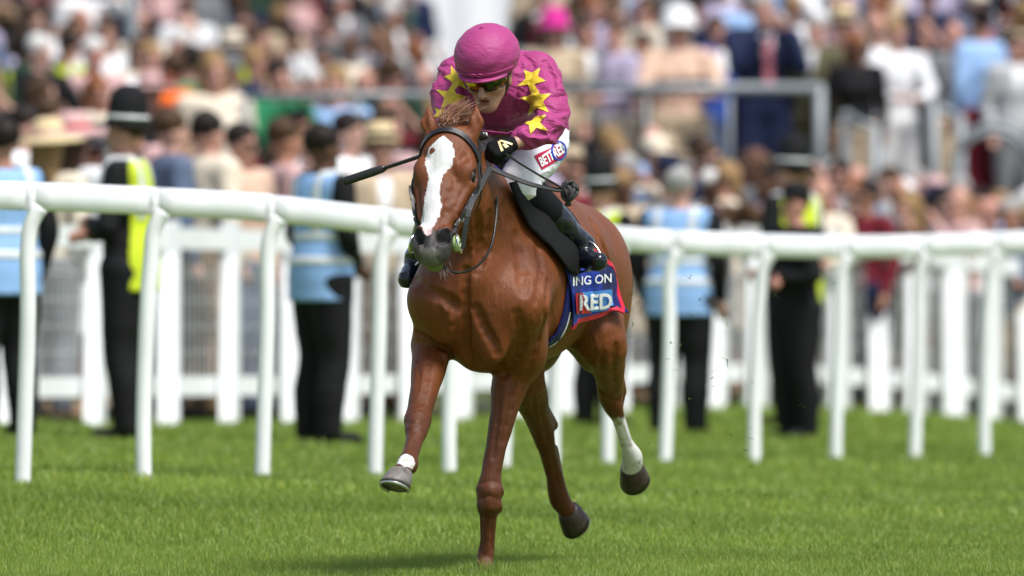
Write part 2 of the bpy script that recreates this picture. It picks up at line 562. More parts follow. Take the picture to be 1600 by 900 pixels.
# ------------------------------------------------------------------ running rail (white plastic, goose-neck posts)
RAIL = [(-170, 279, 738, 56.0), (33, 284, 733, 57.5), (226, 292, 727, 59.0), (408, 303, 722, 60.5), (585, 323, 720, 62.0),
        (703, 336, 720, 63.5), (785, 343, 719, 65.0), (865, 348, 719, 66.5), (950, 352, 719, 68.0), (1037, 359, 720, 69.5),
        (1180, 365, 720, 71.0), (1305, 368, 714, 72.4), (1428, 367, 711, 73.9), (1540, 363, 699, 75.3), (1648, 360, 694, 76.8)]
def make_rail():
    root = empty('running_rail', (at(33, 733, 57.5).x, 57.5, gz(-2.2, 57.5)))
    tag(root, 'white plastic running rail with curved posts along the track behind the horse', 'rail')
    bx, by, bz = root.location
    off = Vector((bx, by, bz))
    tops = [at(px, t, Y) for px, t, b, Y in RAIL]
    path = []
    sm_ = catmull(tops, 6)
    prof = [(-.030, -.128), (-.043, -.118), (-.046, -.07), (-.044, -.020), (-.030, -.004), (0, 0), (.030, -.004), (.044, -.020), (.046, -.07), (.043, -.118), (.030, -.128)]
    n = len(prof)
    for i in range(len(tops) - 1):
        seg = sm_[i * 6:i * 6 + 7]
        V, F = [], []
        for k, p in enumerate(seg):
            d = (sm_[min(i * 6 + k + 1, len(sm_) - 1)] - sm_[max(i * 6 + k - 1, 0)]); d.z = 0; d.normalize()
            sd_ = Vector((d.y, -d.x, 0))
            g = 0.985 if k in (0, 6) else 1.0
            q = p - off
            if k == 0: q = q + d * 0.004
            if k == 6: q = q - d * 0.004
            for (a, h) in prof:
                V.append(q + sd_ * a * g + Vector((0, 0, h * g)))
        for k in range(6):
            for j in range(n):
                j2 = (j + 1) % n
                F.append((k * n + j, k * n + j2, (k + 1) * n + j2, (k + 1) * n + j))
        F.append(tuple(range(n))); F.append(tuple(6 * n + j for j in range(n - 1, -1, -1)))
        mb = MB().add(V, F)
        mb.build('rail_section', M_white_plastic, root, True)
    for i, (px, t, b, Y) in enumerate(RAIL):
        top = tops[i]
        base = at(px, b, Y)
        zt = top.z - 0.115
        base.z = gz(base.x, Y) - 0.15
        jx = 0.088
        H = zt - base.z
        lean = 0.012 * math.sin(i * 2.3)
        pts = [base, base + Vector((0.006 + lean, 0, H * .3)), base + Vector((0.022 + lean, 0, H * .66)), base + Vector((0.028, 0, H * .84)),
               base + Vector((0.038, 0, H * .925)), base + Vector((0.062, 0, H * .972)), base + Vector((jx, 0, H))]
        pts = [p - off for p in catmull(pts, 4)]
        MB().tube(pts, 0.036, 12).build('post', M_white_plastic, root, True)
        # joint sleeve over the rail seam
        q = top - off
        d = (tops[min(i + 1, len(tops) - 1)] - tops[max(i - 1, 0)]); d.z = 0; d.normalize()
        sd_ = Vector((d.y, -d.x, 0))
        V = []
        for s_ in (-.06, .06):
            for (a, h) in prof:
                V.append(q + d * s_ + sd_ * a * 1.008 + Vector((0, 0, (h + .064) * 1.008 - .064)))
        F = [(j, (j + 1) % n, n + (j + 1) % n, n + j) for j in range(n)] + [tuple(range(n)), tuple(n + j for j in range(n - 1, -1, -1))]
        MB().add(V, F).build('joint_sleeve', M_white_plastic, root, True)
make_rail()
# ------------------------------------------------------------------ horse (local frame: x = horse's left, -y = forward, z = up)
TH = math.radians(17)
HX, HY = -0.044, 50.3
def J(px, py, f):
    """Local point on the horse seen at a pixel, f metres forward of the withers."""
    l = 0.0
    for _ in range(4):
        Y = HY - math.cos(TH) * f - math.sin(TH) * l
        X = (px - 800) * Y / FPX
        l = (X - HX + math.sin(TH) * f) / math.cos(TH)
    z = CAM_Z - (py - HORIZON) * Y / FPX
    return np.array((l, -f, z), np.float32)
def H(f, l, z):
    return np.array((l, -f, z), np.float32)

# ------------------------------------------------------------------ surface tools for tack and cloth
_rot = Matrix.Rotation(-TH, 3, 'Z')
_loc = Vector((HX, HY, 0))
CAML = _rot.inverted() @ (Vector((0, 0, CAM_Z)) - _loc)
def cast(px, py, bvh, far=False):
    """First point of a surface along the line of sight of a pixel (horse frame)."""
    tgt = _rot.inverted() @ (at(px, py, 50.0) - _loc)
    d = (tgt - CAML).normalized()
    q, n = bvh.ray_cast(CAML, d)[:2]
    if q is not None and n.dot(d) > 0: n = -n
    return q, n
def near(p, bvh):
    q, n, _, _ = bvh.find_nearest(Vector([float(v) for v in p]))
    return q, n
def bvh_of(P, Q):
    return BVHTree.FromPolygons([tuple(map(float, p)) for p in P], [tuple(map(int, q)) for q in Q])

# head frame
POLL = J(702, 190, 0.70)
NOSE = J(670, 385, 1.00)
HA = (NOSE - POLL); HLEN = float(np.linalg.norm(HA)); HA = HA / HLEN
HW = np.array((math.cos(math.radians(2)), math.sin(math.radians(2)), 0.0), np.float32)   # head turned a touch
HW = HW - HA * float(HW @ HA); HW /= np.linalg.norm(HW)
HN = np.cross(HA, HW); HN /= np.linalg.norm(HN)
if HN[1] > 0: HN = -HN
WS = 1.14
def HD(t, w, n):
    """Head point: t metres from the poll down the face, w to the horse's left, n out of the face."""
    return POLL + HA * t + HW * (w * WS) + HN * n
HAX = np.stack([HA, HW, HN])

def build_horse_field():
    Fd = Field((-0.46, -1.12, -0.11), (0.46, 1.45, 1.80), 0.0064)
    U = (1, 0, 0)
    # trunk
    Fd.ell(H(-.30, 0, 1.10), (.268, .62, .365), .05)
    Fd.ell(H(.20, 0, 1.06), (.215, .30, .35), .08)
    Fd.rc(H(.10, 0, 1.36), .10, H(-.40, 0, 1.33), .13, .10)
    Fd.ell(H(-.66, 0, 1.13), (.225, .42, .25), .10)
    Fd.ell(H(-.92, 0, 1.10), (.225, .32, .27), .10)
    for s in (-1, 1):
        Fd.ell(H(-.90, s * .122, .98), (.122, .25, .29), .08)
        Fd.ell(H(-.62, s * .16, 1.18), (.07, .12, .09), .08)
    # neck
    nk = [(H(.06, 0, 1.20), .235, .80), (H(.28, 0, 1.30), .205, .72), (H(.47, .005, 1.42), .160, .64), (H(.645, .008, 1.555), .118, .66)]
    for (a, ra, ea), (b, rb, eb) in zip(nk[:-1], nk[1:]):
        Fd.rc(a, ra, b, rb, .06, U, (ea + eb) / 2)
    # shoulders
    shL, shR = H(.33, .165, .985), H(.40, -.126, 1.00)
    for s, sh in ((1, shL), (-1, shR)):
        Fd.rc(H(.02, s * .11, 1.38), .07, sh, .115, .07)
        Fd.rc(H(-.02, s * .16, 1.15), .11, sh, .10, .08)
        Fd.ell(H(-.02, s * .165, .99), (.10, .17, .17), .06)
    elL, elR = J(810, 562, .12), J(675, 540, .28)
    Fd.rc(shL, .105, elL, .098, .05)
    Fd.ell(J(826, 535, .16), (.07, .09, .12), .05)
    Fd.rc(shR, .092, elR, .080, .05)
    # breast muscles
    Fd.ell(J(694, 488, .44), (.062, .048, .120), .045)
    Fd.ell(J(770, 515, .41), (.075, .050, .135), .05)
    Fd.ell(J(744, 548, .31), (.055, .065, .070), .05)
    Fd.ell(J(735, 430, .40), (.10, .09, .10), .06)
    # near fore (standing leg, image right)
    Fd.chain([(elL, .090), (J(797, 598, .14), .073), (J(787, 645, .17), .053), (J(775, 700, .20), .0405), (J(768, 738, .215), .0395),
              (J(765, 762, .22), .049), (J(764, 788, .215), .047), (J(763, 808, .205), .034), (J(761, 845, .19), .027), (J(758, 872, .18), .032), (J(757, 892, .21), .036)], .012)
    Fd.rc(J(768, 768, .245), .034, J(765, 790, .245), .030, .02)
    Fd.rc(J(769, 800, .165), .019, J(765, 870, .13), .017, .008)
    for q, rr in ((J(752, 764, .230), .020), (J(779, 765, .220), .020), (J(753, 788, .230), .018), (J(777, 790, .220), .018)):
        Fd.rc(q, rr, q + np.array((0, .01, -.012), np.float32), rr, .012)
    Fd.groove([J(754, 800, .235), J(753, 862, .20)], .014, .006)
    Fd.groove([J(768, 806, .225), J(765, 866, .18)], .012, .006)
    # off fore (reaching forward, image left)
    Fd.chain([(elR, .080), (J(670, 575, .38), .068), (J(663, 610, .48), .056), (J(656, 640, .56), .049), (J(653, 656, .61), .052),
              (J(651, 672, .66), .044), (J(647, 690, .73), .033), (J(642, 708, .81), .031), (J(636, 723, .87), .037), (J(630, 733, .91), .033)], .012)
    Fd.rc(J(651, 652, .645), .030, J(649, 668, .69), .028, .02)
    Fd.rc(J(642, 727, .85), .028, J(642, 731, .86), .024, .016)
    for q, rr in ((J(641, 652, .63), .019), (J(664, 651, .61), .020), (J(642, 667, .67), .017), (J(660, 668, .65), .017)):
        Fd.rc(q, rr, q + np.array((0, -.015, -.012), np.float32), rr, .012)
    Fd.groove([J(648, 686, .77), J(641, 712, .86)], .012, .004)
    # off hind (image centre)
    Fd.chain([(H(-.70, -.12, .95), .15), (J(812, 580, -.62), .10), (J(828, 618, -.74), .072), (J(838, 648, -.84), .052), (J(846, 668, -.92), .050),
              (J(850, 684, -.95), .043), (J(857, 710, -1.01), .034), (J(866, 742, -1.08), .033), (J(874, 778, -1.14), .042), (J(886, 797, -1.18), .036)], .014)
    Fd.rc(J(862, 664, -.99), .026, J(842, 630, -.82), .028, .02)
    Fd.rc(J(866, 700, -1.03), .015, J(879, 768, -1.17), .016, .012)
    # near hind (image right, white sock)
    Fd.chain([(H(-.74, .12, .95), .15), (J(938, 530, -.70), .105), (J(948, 562, -.80), .075), (J(953, 592, -.92), .056), (J(953, 614, -1.00), .050),
              (J(958, 634, -1.04), .041), (J(967, 656, -1.10), .026), (J(978, 690, -1.18), .0255), (J(988, 714, -1.24), .040), (J(987, 728, -1.27), .042)], .014)
    Fd.rc(J(970, 612, -1.07), .024, J(960, 565, -.90), .030, .02)
    Fd.rc(J(969, 622, -1.08), .020, J(966, 650, -1.13), .016, .012)
    Fd.groove([J(962, 575, -.93), J(964, 620, -.99)], .022, .010)
    Fd.groove([J(944, 570, -.78), J(940, 610, -.92)], .02, .006)
    # head
    def hell(t, w, n, r, k, sub=False):
        Fd.ell(HD(t, w, n), (r[0], r[1] * WS, r[2]), k, HAX, sub)
    hell(.09, 0, -.075, (.13, .090, .085), .05)
    Fd.rc(HD(.12, 0, -.095), .092, HD(.34, 0, -.075), .070, .04, HW, 1.12)
    Fd.rc(HD(.30, 0, -.070), .070, HD(.50, 0, -.058), .052, .04, HW, 1.08)
    for s in (-1, 1):
        hell(.195, s * .078, -.038, (.050, .030, .034), .035)                     # brow
        hell(.235, s * .088, -.085, (.045, .022, .040), .035)                     # cheek bone under the eye
        Fd.rc(HD(.27, s * .084, -.085), .018, HD(.40, s * .060, -.065), .012, .03)  # facial crest
        hell(.22, s * .055, -.150, (.125, .045, .085), .05)                       # cheek
        Fd.rc(HD(.25, s * .035, -.20), .035, HD(.50, s * .022, -.115), .026, .04)
        hell(.512, s * .045, -.030, (.050, .024, .038), .022)                     # nostril flare
        hell(.555, s * .034, -.052, (.040, .024, .036), .03)
    hell(.54, 0, -.062, (.070, .050, .056), .035)
    hell(.572, 0, -.058, (.040, .040, .040), .03)                                 # upper lip
    hell(.580, 0, -.108, (.034, .031, .028), .010)                                # lower lip
    Fd.rc(HD(.08, 0, -.12), .085, H(.60, .008, 1.53), .10, .05, U, .85)
    # ears
    for s, tip, base in ((-1, J(669, 168, .655), J(677, 212, .685)), (1, J(744, 165, .655), J(738, 212, .685))):
        base = np.array(base); tip = np.array(tip)
        mid = base * .55 + tip * .45 + np.array((s * .010, -.004, 0))
        Fd.rc(base, .026, mid, .029, .02, (0, 1, 0), .75)
        Fd.rc(mid, .029, tip, .005, .008, (0, 1, 0), .75)
        Fd.rc(base + np.array((s * .010, -.030, .01)), .012, mid + np.array((s * .010, -.032, .0)), .018, .008, sub=True)
        Fd.rc(mid + np.array((s * .010, -.032, .0)), .018, tip + np.array((s * .004, -.022, -.02)), .007, .008, sub=True)
    # nostrils, eye sockets, mouth line
    for s in (-1, 1):
        Fd.rc(HD(.490, s * .047, .004), .016, HD(.536, s * .041, -.010), .022, .006, sub=True)
        Fd.rc(HD(.495, s * .060, -.012), .015, HD(.530, s * .050, -.026), .016, .006, sub=True)
        hell(.217, s * .106, -.052, (.027, .018, .021), .006, True)
    Fd.groove([HD(.50, -.012, .0), HD(.56, -.02, -.01), HD(.60, -.026, -.04)], .014, .007)
    Fd.groove([HD(.50, .012, .0), HD(.56, .02, -.01), HD(.60, .026, -.04)], .014, .007)
    Fd.groove([HD(.53, .06, -.088), HD(.595, .045, -.086), HD(.612, 0, -.084), HD(.595, -.045, -.086), HD(.53, -.06, -.088)], .012, .009)
    return Fd

# furrows (+) and ridges (-) of muscle, tendon and vein, as they run over the surface: pixel line, half width, depth
RELIEF = [
    ([(728, 422), (727, 460), (728, 500), (730, 545), (738, 575)], .024, .032),
    ([(646, 437), (673, 456), (700, 468), (716, 482)], .036, .018),
    ([(652, 520), (681, 536), (700, 548), (708, 565)], .024, .017),
    ([(745, 482), (756, 510), (771, 537), (781, 566), (788, 584)], .028, .017),
    ([(822, 530), (808, 560), (790, 584)], .026, .015),
    ([(857, 440), (855, 470), (849, 510), (836, 555), (824, 585)], .022, .013),
    ([(808, 490), (815, 520), (812, 545)], .032, .009),
    ([(730, 481), (752, 487)], .014, .005),
    ([(690, 470), (704, 500), (703, 530)], .022, -.007),
    ([(728, 362), (735, 383), (741, 412)], .018, -.006), ([(745, 335), (752, 380), (750, 412)], .028, .012),
    ([(765, 335), (760, 390), (745, 425)], .030, .010),
    ([(788, 325), (806, 370), (816, 420), (818, 455)], .040, .010),
    ([(840, 380), (846, 420), (838, 470)], .030, .007),
    ([(803, 598), (797, 640), (786, 690)], .018, .009), ([(780, 606), (777, 660), (770, 715)], .015, .007),
    ([(674, 545), (668, 590), (661, 630)], .018, .008), ([(693, 550), (697, 563)], .030, -.011), ([(655, 560), (653, 610)], .014, .006),
    ([(748, 756), (765, 752), (783, 756)], .013, .003), ([(750, 779), (764, 775), (781, 781)], .012, .003), ([(752, 768), (758, 790)], .010, .003), ([(775, 765), (772, 792)], .010, .003),
    ([(637, 643), (655, 640), (670, 643)], .012, .005), ([(636, 660), (650, 663), (664, 661)], .012, .005),
    ([(770, 802), (768, 860)], .011, .007), ([(752, 804), (752, 860)], .011, .005),
    ([(649, 682), (640, 708)], .011, .005), ([(655, 690), (648, 715)], .010, .004),
    ([(924, 345), (945, 390), (955, 430), (958, 480)], .026, .010), ([(905, 400), (920, 450), (925, 500)], .03, .007),
    ([(962, 540), (958, 580), (962, 610)], .020, .011), ([(938, 560), (941, 596)], .016, .007), ([(948, 545), (950, 585)], .014, -.006),
    ([(844, 640), (852, 668), (856, 690)], .014, .008), ([(832, 620), (838, 655)], .014, .006), ([(862, 715), (874, 765)], .010, .006),
    ([(940, 612), (952, 622), (968, 628)], .012, .006), ([(973, 668), (984, 700)], .009, .004),
    ([(728, 244), (724, 250)], .026, .010), ([(662, 242), (664, 247)], .024, .008),
    ([(736, 288), (720, 315), (706, 345)], .014, -.005), ([(742, 300), (728, 325), (712, 350)], .020, .008),
    ([(652, 290), (656, 320), (660, 345)], .014, .006), ([(700, 300), (697, 330), (690, 350)], .022, .006),
    ([(703, 262), (712, 285), (706, 310)], .022, .005),
    # veins
    ([(845, 395), (838, 430), (843, 465), (833, 500), (838, 530)], .011, -0.0028), ([(808, 430), (815, 470), (806, 505), (812, 540)], .010, -0.0022),
    ([(672, 556), (664, 588), (668, 622)], .010, -0.0028), ([(790, 602), (788, 645), (778, 700)], .010, -0.0028), ([(700, 440), (690, 475), (696, 510)], .010, -0.0022),
    ([(720, 318), (712, 332), (714, 345), (704, 358)], .008, -0.0022), ([(865, 480), (872, 515), (862, 545)], .010, -0.0022), ([(770, 440), (775, 475), (765, 500)], .010, -0.0022),
    ([(925, 515), (935, 545), (932, 575)], .010, -0.0028), ([(780, 720), (772, 745)], .009, -0.0022),
]
def carve_muscles(Fd, bvh):
    for line, r, d in RELIEF:
        pts = []
        for (x0, y0), (x1, y1) in zip(line[:-1], line[1:]):
            for t in (0, .5): pts.append(cast(x0 + (x1 - x0) * t, y0 + (y1 - y0) * t, bvh)[0])
        pts.append(cast(*line[-1], bvh)[0])
        for a, b in zip(pts[:-1], pts[1:]):
            if a is not None and b is not None and (a - b).length < .12:
                Fd.groove([tuple(a), tuple(b)], r, d)

def coat_material():
    m, nt, b = newmat('chestnut_coat')
    N, Lk = nt.nodes, nt.links
    tc = N.new('ShaderNodeTexCoord')
    ca = N.new('ShaderNodeAttribute'); ca.attribute_name = 'coat'
    wa = N.new('ShaderNodeAttribute'); wa.attribute_name = 'white'
    n1 = N.new('ShaderNodeTexNoise'); n1.inputs['Scale'].default_value = 5; n1.inputs['Detail'].default_value = 6
    n2 = N.new('ShaderNodeTexNoise'); n2.inputs['Scale'].default_value = 90; n2.inputs['Detail'].default_value = 6; n2.inputs['Roughness'].default_value = .7
    n3 = N.new('ShaderNodeTexNoise'); n3.inputs['Scale'].default_value = 55; n3.inputs['Detail'].default_value = 4
    mp = N.new('ShaderNodeMapping'); mp.inputs['Scale'].default_value = (1, 1, .22)
    Lk.new(tc.outputs['Object'], mp.inputs['Vector'])
    for n in (n1, n3): Lk.new(tc.outputs['Object'], n.inputs['Vector'])
    Lk.new(mp.outputs[0], n2.inputs['Vector'])
    r = N.new('ShaderNodeMapRange'); r.inputs['From Min'].default_value = .3; r.inputs['From Max'].default_value = .7
    r.inputs['To Min'].default_value = .84; r.inputs['To Max'].default_value = 1.12
    Lk.new(n1.outputs['Fac'], r.inputs['Value'])
    r2 = N.new('ShaderNodeMapRange'); r2.inputs['From Min'].default_value = .3; r2.inputs['From Max'].default_value = .7
    r2.inputs['To Min'].default_value = .80; r2.inputs['To Max'].default_value = 1.15
    Lk.new(n2.outputs['Fac'], r2.inputs['Value'])
    mu = N.new('ShaderNodeMath'); mu.operation = 'MULTIPLY'
    Lk.new(r.outputs[0], mu.inputs[0]); Lk.new(r2.outputs[0], mu.inputs[1])
    mx = N.new('ShaderNodeMix'); mx.data_type = 'RGBA'; mx.blend_type = 'MULTIPLY'; mx.inputs['Factor'].default_value = 1
    Lk.new(ca.outputs['Color'], mx.inputs[6]); Lk.new(mu.outputs[0], mx.inputs[7])
    # white markings: a signed distance from the mesh, its edge broken up by hair-scale noise
    ad = N.new('ShaderNodeMath'); ad.operation = 'MULTIPLY_ADD'; ad.inputs[1].default_value = .022; 
    sb = N.new('ShaderNodeMath'); sb.operation = 'SUBTRACT'; sb.inputs[1].default_value = .5
    Lk.new(n3.outputs['Fac'], sb.inputs[0]); Lk.new(sb.outputs[0], ad.inputs[0]); Lk.new(wa.outputs['Fac'], ad.inputs[2])
    wr = N.new('ShaderNodeMapRange'); wr.inputs['From Min'].default_value = -.003; wr.inputs['From Max'].default_value = .002
    Lk.new(ad.outputs[0], wr.inputs['Value'])
    mw = N.new('ShaderNodeMix'); mw.data_type = 'RGBA'
    Lk.new(wr.outputs[0], mw.inputs['Factor']); Lk.new(mx.outputs[2], mw.inputs[6])
    wc = N.new('ShaderNodeAttribute'); wc.attribute_name = 'whitecol'
    Lk.new(wc.outputs['Color'], mw.inputs[7])
    Lk.new(mw.outputs[2], b.inputs['Base Color'])
    b.inputs['Roughness'].default_value = .45
    b.inputs['Specular IOR Level'].default_value = .30
    b.inputs['Sheen Weight'].default_value = .0
    b.inputs['Sheen Roughness'].default_value = .4
    bp = N.new('ShaderNodeBump'); bp.inputs['Strength'].default_value = .8; bp.inputs['Distance'].default_value = .005
    Lk.new(n2.outputs['Fac'], bp.inputs['Height'])
    n4 = N.new('ShaderNodeTexNoise'); n4.inputs['Scale'].default_value = 16; n4.inputs['Detail'].default_value = 3
    Lk.new(tc.outputs['Object'], n4.inputs['Vector'])
    bp2 = N.new('ShaderNodeBump'); bp2.inputs['Strength'].default_value = .22; bp2.inputs['Distance'].default_value = .012
    Lk.new(n4.outputs['Fac'], bp2.inputs['Height']); Lk.new(bp2.outputs[0], bp.inputs['Normal'])
    Lk.new(bp.outputs[0], b.inputs['Normal'])
    return m

def seg_dist(P, a, b):
    ab = b - a
    t = np.clip(((P - a) @ ab) / float(ab @ ab), 0, 1)
    return np.linalg.norm(P - a - t[:, None] * ab, axis=1), t

horse = empty('horse', (HX, HY, gz(HX, HY)), -TH)
HZ0 = horse.location.z
def LZ(me):
    """Horse parts are modelled from datum z = 0; shift them so that they hang from the Empty on the turf."""
    n = len(me.vertices); co = np.empty(n * 3, np.float32)
    me.vertices.foreach_get('co', co); co[2::3] -= HZ0
    me.vertices.foreach_set('co', co); me.update()
    return me

def make_horse():
    tag(horse, 'chestnut racehorse with white blaze galloping towards the camera, carrying a jockey', 'horse')
    Fd = build_horse_field()
    P, Q = Fd.mesh_arrays(1)
    carve_muscles(Fd, bvh_of(P, Q))
    P, Q = Fd.mesh_arrays(2)
    del Fd
    N_ = normals(P, Q)
    # skin relief: veins and tendons, low and irregular
    P = P + N_ * (0.0010 * vnoise(P, 22, 3) + 0.0012 * vnoise(P, 9, 4))[:, None]
    rel = P - POLL
    t, w, n = rel @ HA, (rel @ HW) / WS, rel @ HN
    head = (t > -.03) & (t < .70) & (np.abs(w) < .14) & (n > -.26) & (n < .06)
    x, f, z = P[:, 0], -P[:, 1], P[:, 2]
    base = np.array((.158, .043, .0098), np.float32)
    C = np.tile(base, (len(P), 1))
    # duller, browner legs; darker face
    leg = sm(-z, -.72, -.50)
    C = C * (1 - leg[:, None]) + np.array((.095, .028, .0095)) * leg[:, None]
    belly = sm(-N_[:, 2], .5, .95) * (f < .1)
    C = C * (1 - .3 * belly[:, None]) + np.array((.15, .065, .025)) * .3 * belly[:, None]
    hd = sm(t, -.05, .1) * head
    C = C * (1 - .3 * hd[:, None]) + np.array((.112, .033, .0100)) * .3 * hd[:, None]
    # muzzle: dark grey skin, paler lips with grass stain
    mz = sm(t + .25 * np.abs(w), .475, .515) * head * (n > -.17)
    C = C * (1 - mz[:, None]) + np.array((.045, .039, .038)) * mz[:, None]
    for s in (-1, 1):
        dn = np.linalg.norm(P - HD(.514, s * .048, -.018), axis=1)
        k = (sm(-dn, -.043, -.030) * head)[:, None]
        C = C * (1 - k) + np.array((.004, .0035, .004)) * k
        de = np.linalg.norm(P - HD(.217, s * .098, -.050), axis=1)
        k = (sm(-de, -.040, -.020) * head)[:, None]
        C = C * (1 - .8 * k) + np.array((.018, .013, .012)) * .8 * k
    lip = (sm(t, .560, .59) * head * sm(-np.abs(w), -.05, -.02))[:, None]
    C = C * (1 - .7 * lip) + np.array((.16, .15, .12)) * .7 * lip
    chin = (sm(t, .57, .60) * head * sm(-n, .07, .10))[:, None]
    C = C * (1 - .6 * chin) + np.array((.17, .22, .06)) * .6 * chin
    # off hind and joints a touch darker (wet from the grass)
    # white: blaze as signed distance in face coordinates
    tt = [.060, .085, .11, .150, .19, .23, .285, .33, .38, .42, .455, .485, .51, .53]
    cc = [-.004, -.006, -.010, -.014, -.013, -.018, -.017, -.017, -.014, -.018, -.022, -.016, -.012, -.010]
    hh = [-.02, .010, .036, .052, .050, .030, .023, .026, .033, .035, .030, .018, .012, -.02]
    ctr = np.interp(t, tt, cc); hw_ = np.interp(t, tt, hh)
    bl = hw_ - np.abs(w - ctr)
    spot = np.sqrt(((t - .135) / 1.0) ** 2 + ((w + .043) / 1.0) ** 2) - .014
    bl = np.minimum(bl, spot)
    white = np.where(head & (n > -.075), bl, -.05)
    # socks
    d, tq = seg_dist(P, J(966, 650, -1.08), J(987, 736, -1.27))
    d2, _ = seg_dist(P, J(988, 718, -1.24), J(986, 760, -1.29))
    sock = np.minimum(d, d2)
    s_w = np.where((sock < .062) & (z < .55) & (x > .08) & (f < -.9), np.minimum(.03, .4 * (.515 + .25 * (x - .2) - z)), -.05)
    white = np.maximum(white, np.clip(s_w, -.05, .03))
    d3 = np.linalg.norm(P - J(634, 722, .905), axis=1)
    white = np.maximum(white, np.where(z < .55, .036 - d3, -.05))
    WC = np.tile(np.array((.66, .65, .64), np.float32), (len(P), 1))
    pink = (sm(t, .46, .50) * head)[:, None]
    WC = WC * (1 - pink) + np.array((.62, .44, .42)) * pink
    dirt = (sm(vnoise(P, 34, 8) + .5 * vnoise(P, 80, 9), .15, .9) * (z < .6))[:, None]
    WC = WC * (1 - dirt) + np.array((.36, .29, .20)) * dirt
    green = (sm(-z, -.44, -.33) * (f < -.9))[:, None] * .35
    WC = WC * (1 - green) + np.array((.40, .40, .24)) * green
    me = mesh_np('body', P, Q)
    set_attr(me, 'coat', C); set_attr(me, 'white', white); set_attr(me, 'whitecol', WC)
    global HORSE_BVH, HORSE_P
    HORSE_BVH = BVHTree.FromPolygons(P.tolist(), Q.tolist())
    obj('body', LZ(me), coat_material(), horse)

    # hooves
    M_hoof = simple('hoof_horn', (.15, .13, .115), .45, noise=.5, nscale=40, bump=.3, bscale=80)
    M_shoe = simple('aluminium_shoe', (.55, .56, .56), .35, metal=.9, noise=.2)
    M_sole = simple('hoof_sole', (.03, .025, .02), .8, noise=.5, nscale=30)
    M_hoof2 = simple('dark_hoof_horn', (.035, .022, .015), .4, noise=.5, nscale=40, bump=.3, bscale=80)
    def hoof(c, d, toe, size=1.0, shoe=True, mat=None):
        """c coronet centre, d coronet-to-sole, toe forward direction."""
        c = Vector(c.tolist()); d = Vector(d).normalized(); toe = Vector(toe)
        toe = (toe - d * toe.dot(d)).normalized(); sd_ = d.cross(toe)
        rings = [(-.012, .036, .034, -.004), (0, .049, .045, 0), (.02, .055, .051, .006), (.05, .062, .057, .016), (.070, .066, .061, .022)]
        n = 20
        V, F = [], []
        for h, rf, rs, sh in rings:
            for k in range(n):
                a = 2 * math.pi * k / n
                ca, sa = math.cos(a), math.sin(a)
                back = 0.80 if ca < 0 else 1.0
                V.append(c + d * h * size + toe * ((ca * rf * back) + sh) * size + sd_ * sa * rs * size)
        for i in range(len(rings) - 1):
            for k in range(n):
                k2 = (k + 1) % n
                F.append((i * n + k, i * n + k2, (i + 1) * n + k2, (i + 1) * n + k))
        top = tuple(range(n - 1, -1, -1))
        F.append(top)
        # recessed sole
        b = len(V); last = (len(rings) - 1) * n
        for k in range(n):
            V.append(V[last + k] * .82 + (c + d * .055 * size + toe * .012) * .18 - d * .010 * size)
        for k in range(n):
            k2 = (k + 1) % n
            F.append((last + k, last + k2, b + k2, b + k))
        F.append(tuple(b + k for k in range(n)))
        me = MB().add(V, F).mesh('hoof', True)
        h_ = obj('hoof', LZ(me), mat or M_hoof, horse)
        if shoe:
            pts = []
            for k in range(-8, 9):
                a = k / 8 * 2.35
                ca, sa = math.cos(a), math.sin(a)
                back = .86 if ca < 0 else 1.0
                pts.append(c + d * .073 * size + toe * (ca * .060 * back + .022) * size + sd_ * sa * .055 * size)
            me = MB().tube(pts, .0085 * size, 6, .55, side=tuple(d)).mesh('horseshoe', True)
            obj('horseshoe', LZ(me), M_shoe, h_)
    hoof(J(627, 738, .925), (-.10, -.42, -.90), (-.15, -1, .35), 1.02)
    hoof(J(757, 896, .215), (0, -.15, -1), (0, -1, -.2), .95, False)
    hoof(J(888, 797, -1.19), (.22, .78, -.55), (.10, -.45, -.85), 1.04, True, M_hoof2)
    hoof(J(987, 729, -1.275), (.0, .82, -.52), (-.02, -.45, -.85), 1.04, True, M_hoof2)

    # eyes
    M_eye = simple('dark_eye', (.004, .003, .003), .12, spec=.5, coat=.2)
    for s in (-1, 1):
        c = Vector(HD(.217, s * .0895, -.052).tolist())
        import bmesh
        bm = bmesh.new(); bmesh.ops.create_uvsphere(bm, u_segments=20, v_segments=12, radius=.0245)
        bmesh.ops.translate(bm, vec=c, verts=bm.verts)
        me = bpy.data.meshes.new('eye'); bm.to_mesh(me); bm.free()
        me.polygons.foreach_set('use_smooth', np.full(len(me.polygons), True))
        obj('eye', LZ(me), M_eye, horse)
        # lids
        pts = [Vector(HD(.217 + .026 * math.cos(a), s * (.1035 - .006 * abs(math.cos(a))), -.050 + .016 * math.sin(a)).tolist()) for a in np.linspace(0.1, math.pi - .1, 9)]
        me = MB().tube(pts, .0045, 6).mesh('eyelid', True)
        obj('eyelid', LZ(me), simple('lid_skin', (.045, .022, .014), .5), horse)

    # hair: forelock blown back between the ears, mane along the crest, tail
    M_hair = simple('chestnut_hair', (.19, .075, .034), .5, noise=.5, nscale=50)
    def strands(name, roots, fn, r0, n):
        V, F = [], []
        mb_v = []
        for i in range(n):
            root, d = roots(i)
            pts = fn(root, d, i)
            m = len(pts); b = len(V)
            side = Vector((random.uniform(-1, 1), random.uniform(-.4, .4), random.uniform(-.3, .3))).normalized()
            for k, p in enumerate(pts):
                rr = r0 * (1 - k / (m - 1)) ** .7 + .0004
                V.append(p - side * rr); V.append(p + side * rr)
            for k in range(m - 1):
                F.append((b + 2 * k, b + 2 * k + 1, b + 2 * k + 3, b + 2 * k + 2))
        me = bpy.data.meshes.new(name); me.from_pydata([tuple(v) for v in V], [], F)
